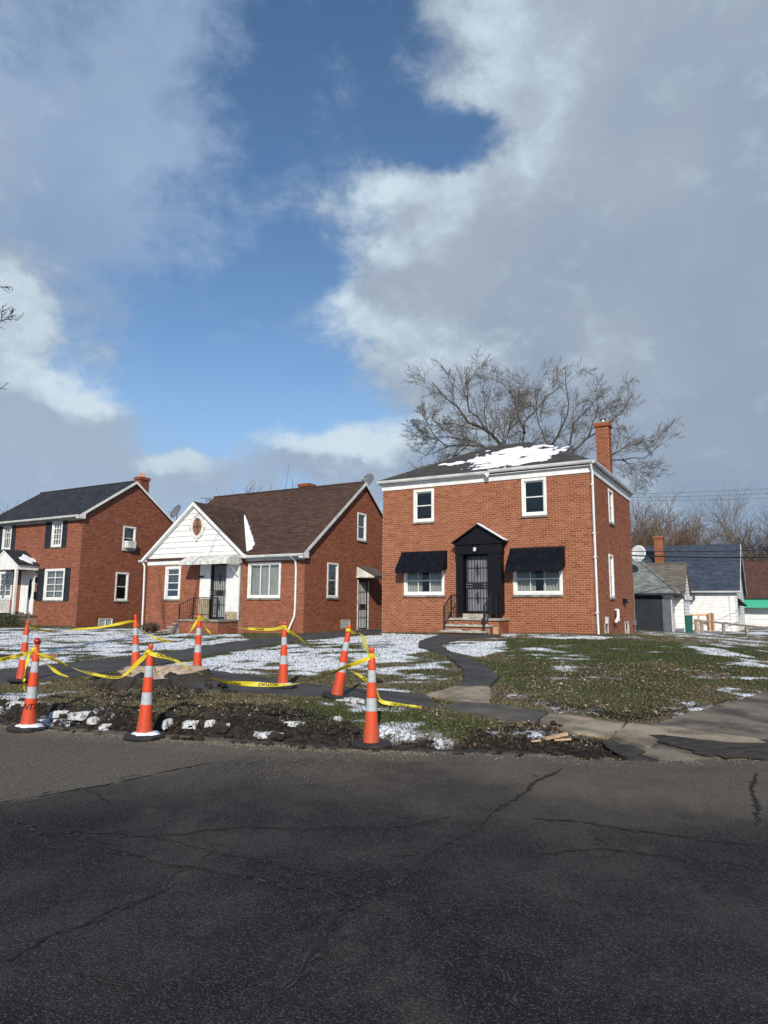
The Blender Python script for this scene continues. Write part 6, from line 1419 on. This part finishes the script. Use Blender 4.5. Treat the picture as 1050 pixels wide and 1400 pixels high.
tape('caution_tape', 'longest yellow tape, sagging from the stump cone to the lone cone on the asphalt', [near_(K2, 1.03), at(240, 906, 8.5), at(270, 922, 8.42), at(310, 935, 8.38), at(350, 938, 8.34), at(400, 938, 8.3), at(440, 927, 8.26), at(480, 911, 8.2), near_(K3, 1.03)], -1.0, -.2, seed=3)
tape('caution_tape', 'yellow tape hanging from the leaning cone top to the cone alone on the asphalt', [tuple(Vector(T8top)+Vector((.02, -.03, .02))), at(497, 868, 10.2), at(503, 884, 9.4), near_(K3, 1.04, .03)], .5, .3, seed=4, text=False)
gq = G(560, 968); g2 = G(528, 963)
tape('caution_tape', 'yellow tape falling from the bungalow corner cone past the leaning cone to the ground', [near_(K7, 1.04), at(425, 883, 11.9), at(450, 900, 11.7), at(472, 912, 11.5), at(497, 925, 11.1), at(516, 942, 10.7), at(524, 958, 10.45), at(540, 962, 10.4), (gq[0], gq[1], gq[2]+.03), (gq[0]+.22, gq[1]-.06, gq[2]+.02)], .5, .2, seed=5)
tape('caution_tape', 'taut yellow tape between the entry steps cone and the bungalow corner cone', [near_(K6, 1.09), at(300, 857, 13.2), at(340, 862, 12.8), at(370, 863, 12.4), near_(K7, 1.05)], .5, .3, seed=6)
tape('caution_tape', 'yellow tape dipping between the cone behind the stump and the entry steps cone', [tuple(np.array(near_(K5, 1.0))+np.array([-.06, 0, 0])), at(205, 872, 13.7), at(225, 880, 13.6), at(248, 881, 13.5), at(258, 874, 13.45), near_(K6, 1.07)], 1, .4, seed=7)
tape('caution_tape', 'thin far stretch of yellow tape from the faded cone along the shuttered house', [near_(K4, 1.05), at(75, 871, 13.6), at(105, 867, 13.8), at(140, 863.5, 13.9), tuple(np.array(near_(K5, 1.03))+np.array([-.06, 0, 0]))], .5, .5, seed=8, text=False)
tape('tape_end', 'loose yellow tape end hanging down the lettered cone', [near_(K1, .99, -.07, -.02), near_(K1, .82, -.11, -.03), near_(K1, .60, -.12, -.04), near_(K1, .50, -.12, -.01)], 0, 1.57, wd=.045, text=False, seed=9)
tape('tape_end', 'loose yellow tape end slanting down beside the entry steps cone', [near_(K6, 1.07), near_(K6, .9, -.1, .14), near_(K6, .78, -.12, .26)], .3, .3, text=False, seed=10)
tape('tape_end', 'short loose yellow tape end slanting from the lettered cone', [near_(K1, .97, -.04, .06), at(80, 925, 8.9), at(96, 932, 8.85)], .2, .9, wd=.05, text=False, seed=12)
tape('tape_end', 'loose yellow tape end hanging behind the cone before the stump', [near_(K2, 1.02, .03, .03), at(213, 912, 8.7), at(219, 930, 8.7)], .2, .6, wd=.045, text=False, seed=13)
wrap(K1, 1.03, 'knot of yellow tape round the lettered cone top'); wrap(K2, 1.04, 'knot of yellow tape on the cone before the stump'); wrap(K3, 1.04, 'knot of yellow tape on the cone alone on the asphalt')
wrap(K6, 1.08, 'knot of yellow tape on the entry steps cone'); wrap(K7, 1.05, 'knot of yellow tape on the bungalow corner cone'); o_ = wrap((T8top[0], T8top[1], T8top[2]-1.0), 1.04, 'thick knot of yellow tape on the leaning cone')
k = MB(); k.lathe([(.001, .0), (.038, .01), (.045, .04), (.034, .075), (.001, .085)], 16); m, n, b = new_mat('beacon_red'); setp(b, 'Base Color', (.35, .015, .02)); setp(b, 'Roughness', .25); M['beacon_red'] = m
o = k.build('lamp_cap', M['beacon_red'], smooth=True); o.location = (K1[0]+.038, K1[1], 1.10); tag(o, 'dark red cap sitting on top of the lettered cone', 'cap')
k = MB(); k.tube([(0, 0, 0), (.01, 0, .32)], .012, 6); o = k.build('metal_stake', M['wood_grey']); o.location = (K4[0]+.04, K4[1], K4[2]+1.0); tag(o, 'thin stick poking out of the top of the faded cone', 'stick')
# broken wood pieces and a dark lump
def plank(label, px, py, L, rz, wd=.05, h=.03, mat='wood_fresh', tilt=.08):
    p = G(px, py); k = MB(); k.box((-L/2, -wd/2, 0), (L/2*.9, wd/2, h)); k.f.append([1, 2, 6, 5]); k.t.append(0); a = k.pt((L/2*1.05, 0, h*.5)); o = k.build('wood_piece', M[mat]); o.location = (p[0], p[1], p[2]+.03); o.rotation_euler = (0, -tilt, rz); tag(o, label, 'wood', 'broken wood pieces in the torn soil')
plank('long pale splintered wood piece lying in the torn soil', 766, 1008, .36, .5, .045); plank('short pale splintered wood piece under the long one', 775, 1012, .20, -.1, .03, .02); plank('small wood chip on the soil beside the splintered pieces', 738, 1014, .12, .2, .04, .015)
a_, b_ = G(-25, 911), G(83, 906)
t = tag(empty('timber_edging', tuple(a_)), 'long dark timber edging with snow on top lying in the far lawn', 'timber'); v_ = Vector(b_-a_); k = MB(); k.box((0, -.08, -.1), (v_.length, .08, .13)); o = k.build('beam', M['wood_brown'], t, bevel=.01); o.rotation_euler = (0, 0, math.atan2(v_.y, v_.x))
us = np.arange(.1, v_.length-.05, .06); vs = np.arange(-.07, .08, .03); d_ = v_.normalized()
snow_sheet('snow', 'strip of snow lying on the dark timber edging in the far lawn', lambda u, v: (a_[0]+d_.x*u-d_.y*v, a_[1]+d_.y*u+d_.x*v, a_[2]+.13), lambda u, v: .5+(fbm(u, v, 3, 2)-.5), us, vs, .03)
def clod(mb, c, r, R):
    """rough lump"""
    base = [(0, 0, 1), (.894, 0, .447), (.276, .851, .447), (-.724, .526, .447), (-.724, -.526, .447), (.276, -.851, .447), (.724, .526, -.447), (-.276, .851, -.447), (-.894, 0, -.447), (-.276, -.851, -.447), (.724, -.526, -.447), (0, 0, -1)]
    fc = [(0,1,2),(0,2,3),(0,3,4),(0,4,5),(0,5,1),(1,6,2),(2,7,3),(3,8,4),(4,9,5),(5,10,1),(6,7,2),(7,8,3),(8,9,4),(9,10,5),(10,6,1),(11,7,6),(11,8,7),(11,9,8),(11,10,9),(11,6,10)]
    a = R.uniform(0, 6.28); ca, sa = math.cos(a), math.sin(a); sx_, sy_, sz_ = R.uniform(.7, 1.5), R.uniform(.7, 1.3), R.uniform(.45, .9); i0 = len(mb.v)
    for x, y, z in base: q = r*R.uniform(.7, 1.25); x, y = (x*ca-y*sa)*sx_, (x*sa+y*ca)*sy_; mb.v.append((c[0]+x*q, c[1]+y*q, c[2]+z*q*sz_))
    for f in fc: mb.f.append([i0+j for j in f]); mb.t.append(0)
m, n, b = new_mat('soil_clod'); oc = n.coord(); t = n.noise(oc, 12, 4, .7); setp(b, 'Base Color', n.mix(t.ss(.3, .7), (.006, .005, .004), (.042, .031, .022)), n); setp(b, 'Roughness', 1); setp(b, 'Normal', n.bump(n.noise(oc, 60, 3), .7, .01), n); M['soil_clod'] = m
R = random.Random(5)
for px, py, r, lb in ((300, 947, .14, 'dark clump of soil lying on the asphalt footway beyond the stump'), (312, 950, .11, 'smaller dark soil clump beside the larger one on the footway'), (518, 934, .14, 'dark tuft of soil beside the leaning cone'), (765, 992, .09, 'dark soil clump on the pale slab beside the splintered wood'), (141, 934, .10, 'dark soil clump on the driveway before the stump')):
    p = G(px, py); k = MB()
    for i in range(9): clod(k, (R.gauss(0, r*.6), R.gauss(0, r*.35), r*.35+R.gauss(0, r*.2)), r*R.uniform(.25, .5), R)
    o = k.build('soil_clump', M['soil_clod'], recalc=False); o.location = (p[0], p[1], p[2]); tag(o, lb, 'soil', 'soil clumps')

# ------------------------------------------------------------------ scattered ground cover
def soup(name, P, tri_pts, mat, tint=None):
    me = bpy.data.meshes.new(name); nv = len(P); me.vertices.add(nv); me.vertices.foreach_set('co', P.astype(np.float32).ravel()); L = tri_pts.size
    me.loops.add(L); me.loops.foreach_set('vertex_index', tri_pts.astype(np.int32).ravel()); w_ = tri_pts.shape[1]; me.polygons.add(len(tri_pts)); me.polygons.foreach_set('loop_start', (np.arange(len(tri_pts))*w_).astype(np.int32)); me.update(calc_edges=True)
    if tint is not None: a = me.attributes.new('tint', 'FLOAT', 'FACE'); a.data.foreach_set('value', tint.astype(np.float32))
    me.materials.append(mat); o = bpy.data.objects.new(name, me); COL.objects.link(o); return o
def in_house(x, y):
    t = np.zeros(x.shape, bool)
    for p in HOUSES: t |= inpoly(x, y, p, .001) > .5
    return t
def view_pts(n_, y0, y1, pw=1.0, marg=1.03):
    u = rng.random(n_); y = y0*(y1/y0)**u if pw == 1 else y0+(y1-y0)*u**pw; x = (rng.random(n_)*2-1)*.585*marg*y; return x, y
m, n, b = new_mat('grass_blade'); c = n.ramp(n.attr('tint'), [(0, (.032, .042, .013)), (.35, (.066, .086, .027)), (.5, (.11, .12, .045)), (.52, (.065, .052, .030)), (.8, (.15, .12, .068)), (1, (.25, .21, .14))]); setp(b, 'Base Color', c, n); setp(b, 'Roughness', .75); setp(b, 'Specular IOR Level', .2); M['grass_blade'] = m
x, y = view_pts(520000, 8.1, 40); sf_, gf, df, pv = fields(x, y); h_ = in_house(x, y)
keep = (~h_) & (pv < .35) & (y > edge_y(x)+.35) & (rng.random(len(x)) < (1-df*.82)) & (rng.random(len(x)) < np.where(sf_ > .05, .15, 1.0))
x, y, gf, sf_ = x[keep], y[keep], gf[keep], sf_[keep]; nb = len(x); z = ground_z(x, y)
hh = rng.uniform(.012, .040, nb)*(1+.25*(rng.random(nb) < .05)); an = rng.uniform(0, 2*np.pi, nb); wd = rng.uniform(.004, .009, nb)*(1+y/25); lean = rng.normal(0, .55, (nb, 2))*hh[:, None]
p0 = np.stack([x-np.cos(an)*wd, y-np.sin(an)*wd, z-.006], 1); p1 = np.stack([x+np.cos(an)*wd, y+np.sin(an)*wd, z-.006], 1); p2 = np.stack([x+lean[:, 0], y+lean[:, 1], z+hh], 1)
P_ = np.stack([p0, p1, p2], 1).reshape(-1, 3); green = rng.random(nb) < np.clip(gf*1.05, .12, .93); tint = np.where(green, rng.random(nb)*.5, .53+rng.random(nb)*.47)
tag(soup('grass', P_, np.arange(nb*3).reshape(-1, 3), M['grass_blade'], tint), 'short patchy winter grass on the lawns and tree lawn', 'grass', kind='stuff')
# clods
def clods(name, pts, rs, mat, label, cat):
    k = MB(); R = random.Random(len(pts))
    for (a, b_, c), r in zip(pts, rs): clod(k, (a, b_, c), r, R)
    tag(k.build(name, mat, recalc=False), label, cat, kind='stuff')
x, y = view_pts(60000, 7.9, 13); sf_, gf, df, pv = fields(x, y); v = y-edge_y(x); keep = (df > .55) & (v > -.03) & (pv < .6) & (rng.random(len(x)) < .10+.5*np.exp(-((v-.35)/.3)**2)); x, y = x[keep][:3600], y[keep][:3600]
z = ground_z(x, y); rs = (rng.gamma(2.0, .010, len(x))+.005)*np.where(x > .6, .55, 1.0); clods('soil', list(zip(x, y, z+rs*.2)), rs, M['soil_clod'], 'loose dark clods of soil along the torn road edge', 'soil')
# pale crushed stone at the edge
m, n, b = new_mat('gravel_stone'); t = n.attr('tint'); setp(b, 'Base Color', n.mix(n.noise(n.coord(), 7, 2), (.13, .105, .075), (.36, .31, .24)), n); setp(b, 'Roughness', .95); M['gravel_stone'] = m
k = MB(); R = random.Random(3); cnt = 0
for _ in range(17000):
    xx = R.uniform(-6.5, 4.6); e = float(edge_y(xx)); band = abs(R.gauss(0, .17)); yy = e-band+.12
    if xx > .5 and R.random() < .7: continue
    r = R.uniform(.003, .009)+(.006 if R.random() < .06 else 0); zz = max(0.0, 0.004) if yy < e+.1 else bpz(xx, yy)
    if yy > e+.02: zz = float(base_z(xx, yy))
    a = [(xx+r*math.cos(q), yy+r*math.sin(q)) for q in (R.random()*2, 2+R.random(), 4+R.random())]; i0 = len(k.v)
    for p in a: k.v.append((p[0], p[1], zz-.002))
    k.v.append((xx, yy, zz+r*1.1)); k.f += [[i0, i0+1, i0+3], [i0+1, i0+2, i0+3], [i0+2, i0, i0+3]]; k.t += [0, 0, 0]
for _ in range(1100):
    q = G0(R.gauss(430, 85), R.gauss(1046, 15)); xx, yy = q[0], q[1]
    if yy > float(edge_y(xx)): continue
    r = R.uniform(.002, .0055); a = [(xx+r*math.cos(t_), yy+r*math.sin(t_)) for t_ in (R.random()*2, 2+R.random(), 4+R.random())]; i0 = len(k.v)
    for p in a: k.v.append((p[0], p[1], .000))
    k.v.append((xx, yy, .004+r)); k.f += [[i0, i0+1, i0+3], [i0+1, i0+2, i0+3], [i0+2, i0, i0+3]]; k.t += [0, 0, 0]
for v_i in range(len(k.v)): pass
tag(k.build('gravel', M['gravel_stone'], recalc=False), 'fine pale crushed gravel spilled along the road edge', 'gravel', kind='stuff')
# fallen leaves
m, n, b = new_mat('dead_leaf'); c = n.ramp(n.attr('tint'), [(0, (.06, .035, .018)), (.55, (.17, .115, .07)), (1, (.46, .39, .31))]); setp(b, 'Base Color', c, n); setp(b, 'Roughness', .7); M['dead_leaf'] = m
LV = [(GP([(700, 905), (1010, 905), (960, 960), (870, 985), (760, 965), (680, 950)]), 4800, 1), (GP([(560, 965), (800, 990), (840, 1020), (600, 1015)]), 500, 1), (GP([(560, 895), (650, 905), (620, 940), (480, 940)]), 500, 1), (GP([(120, 955), (480, 965), (440, 995), (120, 985)]), 700, 1), (GP([(524, 868), (840, 868), (840, 875), (524, 876)]), 260, 1), (GP([(900, 895), (1045, 905), (1040, 930), (900, 915)]), 900, 1)]
PP, TT = [], []
for poly, cnt, _ in LV:
    lo, hi = poly.min(0), poly.max(0); q = lo+rng.random((cnt*6, 2))*(hi-lo); q = q[inpoly(q[:, 0], q[:, 1], poly, .1) > rng.random(len(q))][:cnt]
    q = q[fbm(q[:, 0], q[:, 1], 1.6, 3, 6.) > .42]; z = ground_z(q[:, 0], q[:, 1])
    for (a, b_), zz in zip(q, z):
        s_ = rng.uniform(.009, .026)*(1.4 if rng.random() < .1 else 1); th = rng.uniform(0, 6.28); nx_, ny_ = rng.normal(0, .4), rng.normal(0, .4); c_, d_ = math.cos(th)*s_, math.sin(th)*s_; zz += rng.uniform(.012, .04)
        for du, dv in ((-1, 0), (0, -.6), (1, 0), (0, .6)): ox, oy = du*c_-dv*d_, du*d_+dv*c_; PP.append((a+ox, b_+oy, zz+ox*nx_+oy*ny_+.006*abs(du)))
        TT.append(rng.random())
tag(soup('fallen_leaves', np.array(PP), np.arange(len(PP)).reshape(-1, 4), M['dead_leaf'], np.array(TT)), 'pale brown fallen leaves and mulch strewn on the corner lawn', 'leaves', kind='stuff')
